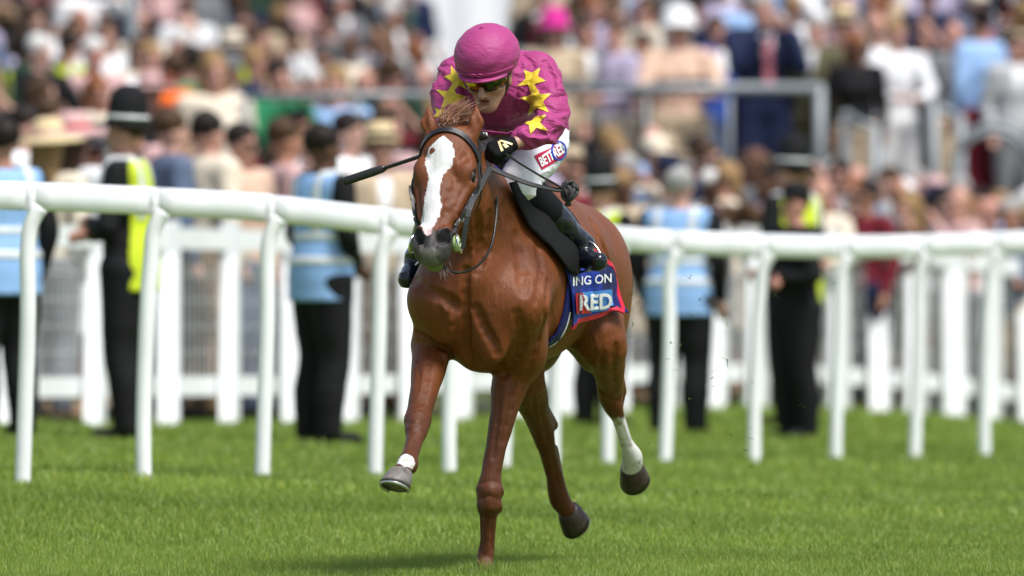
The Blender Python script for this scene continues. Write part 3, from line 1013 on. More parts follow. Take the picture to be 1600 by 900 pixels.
        me.polygons.foreach_set('use_smooth', np.full(len(F), True)); me.update()
        tag(obj(name, LZ(me), M_hair, horse), kind='stuff')
    def fl_root(i):
        p = J(random.gauss(699, 6), random.uniform(188, 208), random.uniform(.68, .725))
        return Vector(p.tolist()), Vector((random.gauss(.0, .22), random.uniform(.1, .7), random.uniform(.45, .9)))
    def fl_fn(p, d, i):
        L = random.uniform(.03, .075) if i % 3 else random.uniform(.06, .125)
        d = d.normalized()
        return [p + d * L * t + Vector((.045 * t * t, .03 * t * t, -.012 * t * t + .006 * math.sin(i * .01 + 5 * t))) for t in (0, .2, .4, .6, .8, 1)]
    strands('forelock', fl_root, fl_fn, .0013, 1900)
    def mn_root(i):
        u = random.random()
        a = Vector((.005, -.66, 1.665)); b = Vector((0, -.10, 1.46))
        return a.lerp(b, u) + Vector((random.gauss(0, .012), 0, random.gauss(0, .01))), Vector((random.gauss(-.5, .5), .6, random.uniform(.2, .8)))
    def mn_fn(p, d, i):
        L = random.uniform(.06, .12); d = d.normalized()
        return [p + d * L * (k / 4) + Vector((-.03 * (k / 4) ** 2, .03 * (k / 4) ** 2, -.05 * (k / 4) ** 2)) for k in range(5)]
    strands('mane', mn_root, mn_fn, .004, 420)
    def tl_root(i):
        return Vector((random.gauss(0, .02), 1.20, 1.22 + random.gauss(0, .02))), Vector((random.gauss(-.36, .05), 1, random.gauss(-.05, .08)))
    def tl_fn(p, d, i):
        L = random.uniform(.5, .85); d = d.normalized()
        return [p + d * L * (k / 6) + Vector((0, 0, -.16 * (k / 6) ** 2)) for k in range(7)]
    strands('tail', tl_root, tl_fn, .004, 380)
    # whiskers on the muzzle
    V = MB()
    for i in range(46):
        s = random.choice((-1, 1))
        p = Vector(HD(random.uniform(.55, .63), s * random.uniform(.01, .05), random.uniform(-.12, -.08)).tolist())
        d = Vector((s * random.uniform(.1, .9), -random.uniform(.1, .6), -random.uniform(.4, 1))).normalized()
        V.tube([p, p + d * random.uniform(.02, .05)], [.0005, .0002], 3)
    tag(obj('whiskers', LZ(V.mesh('whiskers')), simple('whisker', (.12, .10, .08), .5), horse), kind='stuff')
make_horse()
def strap(name, pts, width, mat, parent, bvh=None, thick=.004, lift=.002, n=5, up=None):
    """A flat strap swept along points; laid on a surface when bvh is given."""
    C_ = catmull([Vector([float(v) for v in p]) for p in pts], n)
    fr = []
    for p in C_:
        if bvh is not None:
            q, nn = near(p, bvh); fr.append((q + nn * (lift + thick / 2), nn))
        else:
            fr.append((p, Vector(up) if up is not None else Vector((0, -1, 0))))
    V, F = [], []
    m = len(fr)
    for i, (p, nn) in enumerate(fr):
        d = (fr[min(i + 1, m - 1)][0] - fr[max(i - 1, 0)][0]).normalized()
        sd_ = d.cross(nn)
        if sd_.length < 1e-5: sd_ = d.orthogonal()
        sd_.normalize(); n2 = sd_.cross(d)
        for a, b in ((-1, -1), (1, -1), (1, 1), (-1, 1)):
            V.append(p + sd_ * (a * width / 2) + n2 * (b * thick / 2))
    for i in range(m - 1):
        for k in range(4):
            F.append((i * 4 + k, i * 4 + (k + 1) % 4, i * 4 + 4 + (k + 1) % 4, i * 4 + 4 + k))
    F.append((3, 2, 1, 0)); F.append(tuple((m - 1) * 4 + k for k in range(4)))
    return obj(name, LZ(MB().add(V, F).mesh(name)), mat, parent)

def decal(name, V2, F2, bvh, mat, parent, lift=.0025, thick=0.0, cell=2.0):
    """Lays a flat printed or sewn shape (pixel outline) on a cloth surface."""
    import bmesh
    bm = bmesh.new()
    vs_ = [bm.verts.new((x, y, 0)) for x, y in V2]
    for f in F2:
        try: bm.faces.new([vs_[i] for i in f])
        except ValueError: pass
    bmesh.ops.triangulate(bm, faces=bm.faces[:])
    for _ in range(5):
        long_ = [e for e in bm.edges if e.calc_length() > cell]
        if not long_: break
        bmesh.ops.subdivide_edges(bm, edges=long_, cuts=1, use_grid_fill=False)
        bmesh.ops.triangulate(bm, faces=bm.faces[:])
    dead = []
    for v in bm.verts:
        q, n = cast(v.co.x, v.co.y, bvh)
        if q is None: dead.append(v); continue
        v.co = q + n * lift
    bmesh.ops.delete(bm, geom=dead, context='VERTS')
    # drop faces stretched across a depth break
    bad = [f for f in bm.faces if max(e.calc_length() for e in f.edges) > .032]
    bmesh.ops.delete(bm, geom=bad, context='FACES')
    # islands: letters become parts of their own, other shapes keep their main piece
    left = set(bm.faces); isl = []
    while left:
        st = [left.pop()]; comp = [st[0]]
        while st:
            for e in st.pop().edges:
                for g in e.link_faces:
                    if g in left: left.remove(g); st.append(g); comp.append(g)
        isl.append(comp)
    isl.sort(key=len, reverse=True)
    if name == 'lettering':
        made = []
        for comp in isl:
            if len(comp) < 6: continue
            idx = {}
            V_, F_ = [], []
            for f in comp:
                q = []
                for v in f.verts:
                    if v not in idx: idx[v] = len(V_); V_.append(v.co.copy())
                    q.append(idx[v])
                F_.append(tuple(q))
            made.append(obj('letter', LZ(MB().add(V_, F_).mesh('letter', True)), mat, parent))
        bm.free()
        return made
    if len(isl) > 1:
        bmesh.ops.delete(bm, geom=[f for c in isl[1:] for f in c], context='FACES')
    bmesh.ops.recalc_face_normals(bm, faces=bm.faces[:])
    if thick:
        r = bmesh.ops.solidify(bm, geom=bm.faces[:], thickness=-thick)
    me = bpy.data.meshes.new(name); bm.to_mesh(me); bm.free()
    me.polygons.foreach_set('use_smooth', np.full(len(me.polygons), True))
    me.update()
    return obj(name, LZ(me), mat, parent)

def text_shape(txt, bold=0.0):
    cu = bpy.data.curves.new('lettering', 'FONT'); cu.body = txt; cu.size = 1.0; cu.offset = bold; cu.resolution_u = 3
    o = bpy.data.objects.new('lettering', cu); COL.objects.link(o)
    dg = bpy.context.evaluated_depsgraph_get()
    me = o.evaluated_get(dg).to_mesh()
    V = np.array([v.co[:2] for v in me.vertices]); F = [tuple(p.vertices) for p in me.polygons]
    o.evaluated_get(dg).to_mesh_clear()
    bpy.data.objects.remove(o); bpy.data.curves.remove(cu)
    V -= V.min(0); V /= V.max(0)
    return V, F
def text_px(txt, p00, p10, p01, bold=.02):
    """Lettering filling the parallelogram given by its lower-left, lower-right and upper-left pixels."""
    V, F = text_shape(txt, bold)
    p00, p10, p01 = map(np.array, (p00, p10, p01))
    return [tuple(p00 + v[0] * (p10 - p00) + v[1] * (p01 - p00)) for v in V], F

def cloth_mat(name, col, rough=.5, sheen=.0, bump=.12, bscale=500, spec=.25, noise=.08, wr=0.0):
    m = simple(name, col, rough, spec, noise=noise, nscale=14, bump=bump, bscale=bscale, sheen=sheen)
    if wr > 0:
        nt = m.node_tree; N, Lk = nt.nodes, nt.links
        b = N['Principled BSDF']
        tc = N.new('ShaderNodeTexCoord')
        nz = N.new('ShaderNodeTexNoise'); nz.inputs['Scale'].default_value = 9; nz.inputs['Detail'].default_value = 3; nz.inputs['Distortion'].default_value = 1.2
        mp = N.new('ShaderNodeMapping'); mp.inputs['Scale'].default_value = (1.0, 1.0, 2.6); mp.inputs['Rotation'].default_value = (.4, .5, 0)
        Lk.new(tc.outputs['Object'], mp.inputs['Vector']); Lk.new(mp.outputs[0], nz.inputs['Vector'])
        bp = N.new('ShaderNodeBump'); bp.inputs['Strength'].default_value = wr; bp.inputs['Distance'].default_value = .03
        Lk.new(nz.outputs['Fac'], bp.inputs['Height'])
        old = b.inputs['Normal'].links[0].from_node if b.inputs['Normal'].links else None
        if old: Lk.new(bp.outputs[0], old.inputs['Normal'])
        else: Lk.new(bp.outputs[0], b.inputs['Normal'])
    return m
M_silk = cloth_mat('pink_silk', (.33, .037, .160), .58, .04, .08, 600, .25, .06, .6)
M_cap = cloth_mat('pink_cap_silk', (.33, .037, .160), .55, .04, .08, 600, .3, .05, .22)
M_star = cloth_mat('yellow_star_cloth', (.68, .50, .03), .5, .04, .15, 400, .4, .10, .3)
M_breech = cloth_mat('white_breeches', (.74, .74, .78), .5, .04, .12, 500, .4, .05, .35)
M_boot = simple('patent_boot', (.008, .010, .018), .20, spec=.45, noise=.4, nscale=8, bump=.25, bscale=30, coat=.15)
M_black_cloth = cloth_mat('black_cloth', (.009, .009, .011), .8, .0, .2, 400, .12)
M_blue_cloth = cloth_mat('royal_blue_cloth', (.012, .034, .30), .55, .0, .12, 500, .25, .10, .3)
M_navy_cloth = cloth_mat('navy_cloth', (.008, .012, .10), .55, .0, .12, 500, .25, .10, .3)
M_red_trim = cloth_mat('red_trim', (.52, .012, .035), .5)
M_light_blue = cloth_mat('light_blue_print', (.06, .24, .62), .5)
M_print_white = cloth_mat('white_print', (.82, .82, .83), .5)
M_print_red = cloth_mat('red_print', (.46, .012, .06), .5)
M_print_blue = cloth_mat('blue_print', (.02, .04, .34), .5)
M_skin = simple('skin', (.42, .23, .165), .45, noise=.12, nscale=25, bump=.1, bscale=150)
M_skin.node_tree.nodes['Principled BSDF'].inputs['Subsurface Weight'].default_value = .08
M_skin.node_tree.nodes['Principled BSDF'].inputs['Subsurface Radius'].default_value = (.02, .008, .004)

# ------------------------------------------------------------------ saddle cloth, saddle
def make_saddlery():
    root = empty('saddle_cloth', (HX, HY, HZ0), -TH)
    tag(root, 'royal blue saddle cloth with red trim and white lettering under the saddle', 'saddle cloth')
    def surf(f, phi, lift):
        c = Vector((0, -f, 1.14))
        d = Vector((math.sin(phi), 0, math.cos(phi)))
        q, n, _, _ = HORSE_BVH.ray_cast(c + d * .8, -d)
        return q + n * lift
    nu, nv = 28, 64
    V = np.zeros((nu, nv, 3)); 
    pl = math.radians(134)
    for i in range(nu):
        u = i / (nu - 1)
        for j in range(nv):
            v = j / (nv - 1)
            phi = -pl + 2 * pl * v
            a = abs(phi) / pl
            f0 = .30 - .36 * a ** 1.2
            f1 = -.12 - .56 * float(sm(np.array(a), .42, .82))
            f = f0 + (f1 - f0) * u
            low = max(0, a - .55) / .45
            # hem rises to the back, edge flutters in the wind
            ph = phi * (1 - .05 * low * u ** 2)
            lift = .010 + low * (.012 * math.sin(u * 9 + 1.0) + .016 * u * math.sin(u * 6.5) + .03 * u ** 2 + .012)
            V[i, j] = surf(f, ph, lift)
    V = V.reshape(-1, 3)
    idx = lambda i, j: i * nv + j
    F = [(idx(i, j), idx(i + 1, j), idx(i + 1, j + 1), idx(i, j + 1)) for i in range(nu - 1) for j in range(nv - 1)]
    # thickness
    me = mesh_np('cloth', V, np.array(F))
    bv = bvh_of(V, F)
    nn = normals(V.astype(np.float32), np.array(F))
    V2 = np.concatenate([V, V - nn * .006 * (1 if (nn[nv * 14 + nv // 2][2] > 0) else -1)])
    b = len(V)
    Fb = [tuple(x + b for x in q[::-1]) for q in F]
    per = [idx(i, 0) for i in range(nu)] + [idx(nu - 1, j) for j in range(1, nv)] + [idx(i, nv - 1) for i in range(nu - 2, -1, -1)] + [idx(0, j) for j in range(nv - 2, 0, -1)]
    Fp = [(per[k], per[(k + 1) % len(per)], per[(k + 1) % len(per)] + b, per[k] + b) for k in range(len(per))]
    bpy.data.meshes.remove(me)
    me = mesh_np('cloth', V2, np.array(F + Fb + Fp))
    # back half is navy, front royal blue: two panels as two materials
    me.materials.append(M_blue_cloth); me.materials.append(M_navy_cloth)
    mi = np.zeros(len(me.polygons), np.int32)
    for k in range(len(F)):
        i = k // (nv - 1)
        if i > 17: mi[k] = 1; mi[k + len(F)] = 1
    me.polygons.foreach_set('material_index', mi)
    obj('cloth', LZ(me), None, root)
    # trim along lower and rear hems
    hem = [V[idx(i, nv - 1)] for i in range(nu)] + [V[idx(nu - 1, j)] for j in range(nv - 2, 0, -1)] + [V[idx(i, 0)] for i in range(nu - 1, -1, -1)]
    strap('trim', hem[::2], .020, M_red_trim, root, bv, .008, -.002, 2)
    # lettering
    t = text_px('ING ON', (893, 447), (953, 441), (893, 433), .012)
    decal('lettering', *t, bv, M_print_white, root, .007)
    t = [(903, 457), (955, 452), (958, 484), (904, 489)]
    decal('logo_panel', t, [(0, 1, 2, 3)], bv, M_light_blue, root, .004)
    t = [(897, 458), (908, 457), (922, 489), (899, 490)]
    decal('logo_panel', t, [(0, 1, 2, 3)], bv, M_red_trim, root, .006)
    t = text_px('RED', (902, 485), (953, 481), (902, 461), .03)
    decal('lettering', *t, bv, M_print_white, root, .010)

    # saddle: small racing seat, pad and long flaps
    sd_ = empty('saddle', (HX, HY, HZ0), -TH)
    tag(sd_, 'small black racing saddle with smooth flaps strapped on the horse', 'saddle')
    Fd = Field((-.28, -.36, 1.2), (.28, .42, 1.75), .009)
    Fd.rc(H(.22, 0, 1.47), .05, H(-.22, 0, 1.47), .07, .04, (1, 0, 0), 1.6)
    Fd.rc(H(.24, 0, 1.50), .03, H(.20, 0, 1.55), .025, .03)
    Fd.rc(H(-.24, 0, 1.52), .04, H(-.26, 0, 1.54), .03, .03)
    P, Q = Fd.mesh_arrays(2)
    obj('seat', LZ(mesh_np('seat', P, Q)), M_leather, sd_)
    for s in (1, -1):
        nu2, nv2 = 14, 20
        W = np.zeros((nu2, nv2, 3))
        for i in range(nu2):
            u = i / (nu2 - 1)
            for j in range(nv2):
                v = j / (nv2 - 1)
                phi = math.radians(22 + 78 * v)
                fc = .20 - .20 * v
                hw = (.17 - .05 * v) * math.sqrt(max(0, 1 - max(0, (v - .72) / .28) ** 2.2)) + .004
                f = fc + hw * (1 - 2 * u)
                q = surf(f, s * phi, .032 + .006 * math.sin(u * 3.14))
                W[i, j] = q
        W = W.reshape(-1, 3)
        ix = lambda i, j: i * nv2 + j
        Fq = [(ix(i, j), ix(i + 1, j), ix(i + 1, j + 1), ix(i, j + 1)) for i in range(nu2 - 1) for j in range(nv2 - 1)]
        import bmesh
        bm = bmesh.new()
        vs_ = [bm.verts.new(tuple(p)) for p in W]
        for q in Fq: bm.faces.new([vs_[k] for k in q])
        bmesh.ops.recalc_face_normals(bm, faces=bm.faces[:])
        bmesh.ops.solidify(bm, geom=bm.faces[:], thickness=.009)
        me = bpy.data.meshes.new('flap'); bm.to_mesh(me); bm.free()
        me.polygons.foreach_set('use_smooth', np.full(len(me.polygons), True))
        obj('flap', LZ(me), M_flap, sd_)
    # girth under the chest
    gp = [surf(-.02 - .02 * math.cos(a), a, .0) for a in np.linspace(math.radians(105), math.radians(255), 18)]
    g = strap('girth', gp, .075, M_navy_cloth, sd_, HORSE_BVH, .008, .003, 3)
    gq = [surf(-.035, a, .0) for a in np.linspace(math.radians(126), math.radians(150), 6)]
    gl = strap('girth_lettering', gq, .012, M_print_white, g, HORSE_BVH, .002, .012, 3)
    return sd_
M_flap = simple('saddle_flap', (.009, .009, .009), .75, .14, noise=.2, nscale=10, bump=.08, bscale=300)
SADDLE = make_saddlery()

# ------------------------------------------------------------------ bridle and reins
def make_bridle():
    br = empty('bridle', (HX, HY, HZ0), -TH)
    tag(br, 'black leather bridle with browband, bit rings and reins on the horse', 'bridle')
    B = HORSE_BVH
    strap('browband', [HD(.115, -.104, -.09), HD(.085, -.085, -.03), HD(.060, -.05, .0), HD(.052, 0, .01), HD(.062, .05, .0), HD(.090, .085, -.03), HD(.125, .105, -.08)], .024, M_leather, br, B, .007)
    strap('headpiece', [HD(.115, -.104, -.09), HD(.05, -.095, -.08), HD(-.03, -.06, -.06), HD(-.05, 0, -.05), HD(-.03, .06, -.06), HD(.05, .095, -.08), HD(.125, .105, -.08)], .024, M_leather, br, B, .006)
    for s in (-1, 1):
        strap('cheekpiece', [HD(.12, s * .105, -.085), HD(.20, s * .11, -.085), HD(.30, s * .095, -.085), HD(.40, s * .075, -.08), HD(.465, s * .066, -.085)], .017, M_leather, br, B, .006)
        strap('cheekpiece', [HD(.25, s * .105, -.075), HD(.33, s * .09, -.072), HD(.41, s * .072, -.072), HD(.46, s * .064, -.078)], .011, M_leather, br, B, .010, .006)
        for tq in (.29, .40):
            q, n = near(HD(tq, s * .1, -.08), B)
            pts = [q + n * .012 + Vector((HA * (math.cos(a) * .012) + np.array(n.cross(Vector(HA.tolist()))) * math.sin(a) * .011).tolist()) for a in np.linspace(0, 2 * math.pi, 11)]
            obj('buckle', LZ(MB().tube(pts, .0022, 5).mesh('buckle', True)), M_metal, br)
        c = Vector(HD(.500, s * .080, -.088).tolist())
        pts = [c + Vector((HA * math.cos(a) * .036 + HN * math.sin(a) * .036 + HW * (s * .010 * math.cos(a))).tolist()) for a in np.linspace(0, 2 * math.pi, 25)]
        obj('bit_ring', LZ(MB().tube(pts, .0045, 8).mesh('bit_ring', True)), M_metal, br)
        mb = MB().tube([c + Vector((HW * s * -.03).tolist()), c], .009, 8)
        obj('bit_mouthpiece', LZ(mb.mesh('bit_mouthpiece', True)), M_metal, br)
        # rubber bit guard
        V, F = [], []
        for k, (h, r) in enumerate(((-.008, .030), (-.004, .033), (.004, .033), (.006, .020), (.014, .014))):
            for a in range(16):
                an = 2 * math.pi * a / 16
                V.append(c + Vector((HW * s * (h - .010) + HA * math.cos(an) * r + HN * math.sin(an) * r).tolist()))
        for k in range(4):
            for a in range(16):
                F.append((k * 16 + a, k * 16 + (a + 1) % 16, k * 16 + 16 + (a + 1) % 16, k * 16 + 16 + a))
        F += [tuple(range(16)), tuple(64 + a for a in range(15, -1, -1))]
        obj('bit_guard', LZ(MB().add(V, F).mesh('bit_guard', True)), simple('bit_rubber', (.30, .42, .16), .55, noise=.4), br)
    # throat lash
    strap('throat_lash', [HD(.115, .104, -.09), HD(.20, .10, -.18), HD(.24, .03, -.25), HD(.24, -.03, -.25), HD(.20, -.10, -.18), HD(.115, -.104, -.09)], .013, M_leather, br, B, .004)
    # reins
    ringL = Vector(HD(.500, .085, -.12).tolist()); ringR = Vector(HD(.500, -.085, -.12).tolist())
    hl = Vector(J(766, 262, .56).tolist()); hr = Vector(J(716, 240, .56).tolist())
    M_rein = simple('rubber_rein', (.022, .022, .024), .5, noise=.3, bump=.4, bscale=250)
    strap('rein', [ringL, Vector(J(733, 328, .86).tolist()), Vector(J(748, 296, .74).tolist()), hl], .020, M_rein, br, None, .005, up=(.5, -.8, .2))
    strap('rein', [ringR, Vector(J(668, 320, .84).tolist()), Vector(J(690, 280, .70).tolist()), hr], .020, M_rein, br, None, .005, up=(-.5, -.8, .2))
    kn = Vector(J(884, 297, .34).tolist())
    strap('rein', [Vector(J(790, 240, .55).tolist()), Vector(J(815, 257, .50).tolist()), Vector(J(850, 278, .42).tolist()), kn], .012, M_rein, br, None, .007, up=(.2, -.3, .9))
    strap('rein', [hl, Vector(J(795, 275, .52).tolist()), Vector(J(830, 288, .46).tolist()), Vector(J(866, 296, .38).tolist()), kn], .022, M_rein, br, None, .006, up=(.1, -.7, .7))
    # knotted loose end: a few turns of strap pulled into a lump
    for q_ in range(3):
        pts = []
        ph = q_ * 1.1
        for a in np.linspace(0, 2 * math.pi, 20):
            r = .030 + .003 * math.sin(3 * a + q_)
            v = Vector((r * math.cos(a) * .9, .012 * math.sin(a + ph), r * math.sin(a) * 1.15))
            v = Matrix.Rotation(.5 * (q_ - 1), 3, 'Z') @ (Matrix.Rotation(.35 * (q_ - 1), 3, 'Y') @ v)
            pts.append(kn + Vector((.014, 0, -.004)) + v)
        obj('rein_knot', LZ(MB().tube(pts, .0095, 7, .7).mesh('rein_knot', True)), M_rein, br)
    for q_ in (-1, 1):
        obj('rein_knot', LZ(MB().tube(catmull([kn + Vector((.004, -.012, .02)), kn + Vector((.014 + .012 * q_, -.022, .0)), kn + Vector((.016, -.016, -.03)), kn + Vector((.012 + .006 * q_, -.01, -.062))], 4), .0085, 6, .7).mesh('rein_knot', True)), M_rein, br)
    # thin neck cord
    cord = [J(772, 280, .40), J(776, 315, .48), J(774, 350, .55), J(767, 385, .60), J(750, 412, .63), J(725, 425, .65), J(700, 422, .66), J(672, 395, .62), J(668, 330, .55), J(685, 290, .45), J(735, 262, .38)]
    obj('neck_cord', LZ(MB().tube(catmull(cord, 6), .0055, 6).mesh('neck_cord', True)), M_leather, br)
make_bridle()
# ------------------------------------------------------------------ jockey (same frame as the horse)
def hand(Fd, W, d, b, inf=0.0, curl=1.0, k=.006, thumb=1):
    """Fist closed on a rein: W wrist, d towards the knuckles, b out of the back of the hand."""
    d = np.array(d, float); d /= np.linalg.norm(d)
    b = np.array(b, float); b -= d * (b @ d); b /= np.linalg.norm(b)
    kx = np.cross(d, b)                                       # across the knuckles
    Fd.rc(W, .024 + inf, W + d * .03, .026 + inf, k)
    Fd.rc(W + d * .035 + kx * .018, .021 + inf, W + d * .075 + kx * .028, .018 + inf, .012)
    Fd.rc(W + d * .035 - kx * .018, .021 + inf, W + d * .072 - kx * .026, .017 + inf, .012)
    Fd.rc(W + d * .035, .022 + inf, W + d * .078, .018 + inf, .012)
    for i, (o, L) in enumerate(((.031, .95), (.0105, 1.05), (-.0105, 1.0), (-.030, .82))):
        p0 = W + d * (.082 - .004 * abs(i - 1)) + kx * o + b * .006
        p1 = p0 + (d * .55 - b * .85) * .036 * L * curl
        p2 = p1 + (-d * .75 - b * .55) * .026 * L
        p3 = p2 + (-d * .85 + b * .35) * .020 * L
        r = .0098 + inf
        Fd.rc(p0, r * 1.08, p1, r, .003); Fd.rc(p1, r, p2, r * .95, .003); Fd.rc(p2, r * .95, p3, r * .85, .003)
    t0 = W + d * .030 + kx * .028 * thumb - b * .008
    t1 = t0 + (d * .7 + kx * .35 * thumb - b * .5) * .038
    t2 = t1 + (d * .75 - kx * .45 * thumb - b * .5) * .030
    Fd.rc(t0, .015 + inf, t1, .0118 + inf, .006); Fd.rc(t1, .0118 + inf, t2, .010 + inf, .003)

def to_mesh(Fd, name, mat, parent, smooth=2, wrinkle=None):
    P, Q = Fd.mesh_arrays(smooth)
    if wrinkle is not None:
        P = P + normals(P, Q) * wrinkle(P)[:, None]
    o = obj(name, LZ(mesh_np(name, P, Q)), mat, parent)
    return o, P, Q

def make_jockey():
    root = empty('person', (HX, HY, HZ0), -TH)
    tag(root, 'jockey in pink silks with yellow stars crouched over the chestnut horse', 'jockey')
    lo, hi = (-.52, -.80, 1.0), (.52, .55, 2.12)
    shL, shR = J(844, 116, .20), J(714, 122, .25)
    elL, elR = J(860, 194, .36), J(702, 186, .42)
    wrL, wrR = J(803, 224, .50), J(708, 230, .52)
    chest = H(.20, .045, 1.83)
    pelv = H(-.24, .02, 1.68)
    hipL, hipR = H(-.24, .10, 1.63), H(-.24, -.07, 1.63)
    knL, knR = J(808, 286, .22), H(.24, -.15, 1.43)
    miL, miR = J(842, 242, -.02), H(.0, -.15, 1.56)
    anL, anR = J(910, 382, -.10), J(652, 400, -.06)
    heL, heR = J(900, 400, -.11), J(650, 415, -.08)
    toL, toR = J(934, 409, -.02), J(637, 436, .06)
    HC = J(763, 111, .42)                                   # middle of the head
    # head frame: looks towards the camera, chin tucked, a little to the image left
    fwd = np.array((-.02, -.93, -.36)); fwd /= np.linalg.norm(fwd)
    rgt = np.array((1.0, -.04, .0)); rgt -= fwd * (rgt @ fwd); rgt /= np.linalg.norm(rgt)
    upv = np.cross(rgt, fwd); upv /= np.linalg.norm(upv)
    if upv[2] < 0: upv = -upv
    AX = np.stack([rgt, fwd, upv])
    def K(x, y, z): return HC + rgt * x + fwd * y + upv * z
    # ---- body: one continuous figure
    Fd = Field(lo, hi, .0055)
    Fd.ell(K(0, 0, .015), (.076, .096, .105), .02, AX)
    Fd.rc(K(0, .035, -.06), .058, K(0, .064, -.122), .028, .03)
    Fd.rc(K(-.036, .02, -.07), .030, K(-.022, .060, -.112), .022, .03)
    Fd.rc(K(.036, .02, -.07), .030, K(.022, .060, -.112), .022, .03)
    Fd.rc(K(0, .092, -.022), .010, K(0, .118, -.062), .0135, .012)
    for s in (-1, 1):
        Fd.ell(K(s * .012, .102, -.064), (.011, .012, .009), .006, AX)
        Fd.ell(K(s * .045, .062, -.045), (.026, .026, .022), .02, AX)
        Fd.ell(K(s * .080, -.005, -.03), (.010, .022, .034), .008, AX)
    Fd.rc(K(-.016, .094, -.084), .0075, K(.016, .094, -.084), .0075, .006)
    Fd.rc(K(-.013, .090, -.099), .0080, K(.013, .090, -.099), .0080, .006)
    Fd.groove([K(-.024, .098, -.0915), K(0, .104, -.0905), K(.024, .098, -.0915)], .011, .010)
    Fd.groove([K(-.012, .100, -.110), K(.012, .100, -.110)], .012, .005)
    for s in (-1, 1): Fd.groove([K(s * .020, .104, -.060), K(s * .030, .085, -.088)], .010, .005)
    for s in (-1, 1): Fd.groove([K(s * .030, .085, -.012), K(s * .034, .083, -.012)], .020, .012)
    Fd.rc(K(0, -.035, -.07), .055, chest, .07, .04)
    Fd.ell(chest, (.16, .17, .10), .05)
    Fd.rc(chest, .12, pelv, .12, .06, (1, 0, 0), 1.2)
    for sh, el, wr in ((shL, elL, wrL), (shR, elR, wrR)):
        Fd.rc(chest, .08, sh, .058, .05)
        Fd.chain([(sh, .055), (el, .038), (wr, .024)], .02)
    hand(Fd, wrL, J(762, 240, .54) - wrL, (.25, -.55, .8), 0)
    hand(Fd, wrR, J(722, 238, .56) - wrR, (-.2, -.4, .9), 0, thumb=-1)
    for hp, mi, kn, an, he, to in ((hipL, miL, knL, anL, heL, toL), (hipR, miR, knR, anR, heR, toR)):
        Fd.chain([(pelv, .11), (hp, .10), (mi, .078), (kn, .052), ((kn + an) / 2, .050), (an, .034)], .03)
        Fd.chain([(an, .034), (he, .030)], .02); Fd.rc(he, .028, to, .026, .02)
    P, Q = Fd.mesh_arrays(1)
    rl = P - HC; fx, fy, fz = rl @ rgt, rl @ fwd, rl @ upv
    fc = fy > .05
    T = np.ones((len(P), 3), np.float32)
    lipm = (sm(-np.abs(fz + .0915), -.016, -.008) * sm(-np.abs(fx), -.028, -.018) * fc)[:, None]
    T = T * (1 - lipm) + np.array((.62, .38, .40)) * lipm
    mline = (sm(-np.abs(fz + .0915), -.005, -.0025) * sm(-np.abs(fx), -.024, -.018) * fc)[:, None]
    T = T * (1 - mline) + np.array((.12, .07, .07)) * mline
    chk = (sm(-np.sqrt((np.abs(fx) - .042) ** 2 + (fz + .055) ** 2), -.03, -.01) * fc)[:, None] * .35
    T = T * (1 - chk) + np.array((.95, .72, .68)) * chk
    me = mesh_np('body', P, Q); set_attr(me, 'tint', T)
    msk = M_skin.copy(); msk.name = 'jockey_skin'
    nt = msk.node_tree; b_ = nt.nodes['Principled BSDF']
    at_ = nt.nodes.new('ShaderNodeAttribute'); at_.attribute_name = 'tint'
    mx_ = nt.nodes.new('ShaderNodeMix'); mx_.data_type = 'RGBA'; mx_.blend_type = 'MULTIPLY'; mx_.inputs['Factor'].default_value = 1
    src = b_.inputs['Base Color'].links[0].from_socket
    nt.links.new(src, mx_.inputs[6]); nt.links.new(at_.outputs['Color'], mx_.inputs[7]); nt.links.new(mx_.outputs[2], b_.inputs['Base Color'])
    obj('body', LZ(me), msk, root)

    # ---- silks
    Fd = Field(lo, hi, .0062)
    Fd.ell(chest + np.array((0, .02, .0)), (.185, .19, .120), .05)
    Fd.ell(H(.02, .04, 1.845), (.175, .20, .115), .06)
    Fd.rc(chest, .13, pelv + np.array((0, .0, .02)), .125, .07, (1, 0, 0), 1.3)
    Fd.rc(H(-.20, .02, 1.70), .14, H(-.24, .02, 1.66), .145, .05, (1, 0, 0), 1.25)
    Fd.rc(K(0, -.055, -.075), .062, chest, .09, .05)
    for sh, el, wr, s in ((shL, elL, wrL, 1), (shR, elR, wrR, -1)):
        Fd.rc(chest + np.array((0, .03, .02)), .09, sh, .074, .06)
        m1 = sh * .5 + el * .5 + np.array((s * .012, .0, .004)); m2 = el * .5 + wr * .5 + np.array((0, 0, -.008))
        Fd.chain([(sh, .076), (m1, .071), (el, .060), (m2, .056), (el * .26 + wr * .74, .045), (el * .18 + wr * .82, .036)], .022)
    cuffs = [(elL, wrL), (elR, wrR)]
    for el, wr in cuffs:                       # trim sleeve ends square
        d = (wr - el) / np.linalg.norm(wr - el)
        Fd.rc(wr + d * .02, .030, wr + d * .05, .034, .006, sub=True)
    def wr_(P):
        q = P + .03 * np.stack([vnoise(P, 6, 21), vnoise(P, 6, 22), vnoise(P, 6, 23)], 1)
        sarm = q * np.array((1.0, 1.0, 2.4))
        a = 1 - np.abs(vnoise(sarm, 9, 24)) * 2
        b_ = 1 - np.abs(vnoise(q * np.array((2.2, 1, 1)), 13, 25)) * 2
        c_ = 1 - np.abs(vnoise(q * np.array((1.6, .8, 1.2)), 5, 26)) * 2
        sh_ = np.clip(c_, 0, 1) ** 2.5; sa_ = np.clip(a, 0, 1) ** 2.5
        return .0110 * sh_ + .0075 * sa_ + .0010 * b_ - .005
    # seams and wind-pressed folds
    P0, Q0 = Fd.mesh_arrays(1); B0 = bvh_of(P0, Q0)
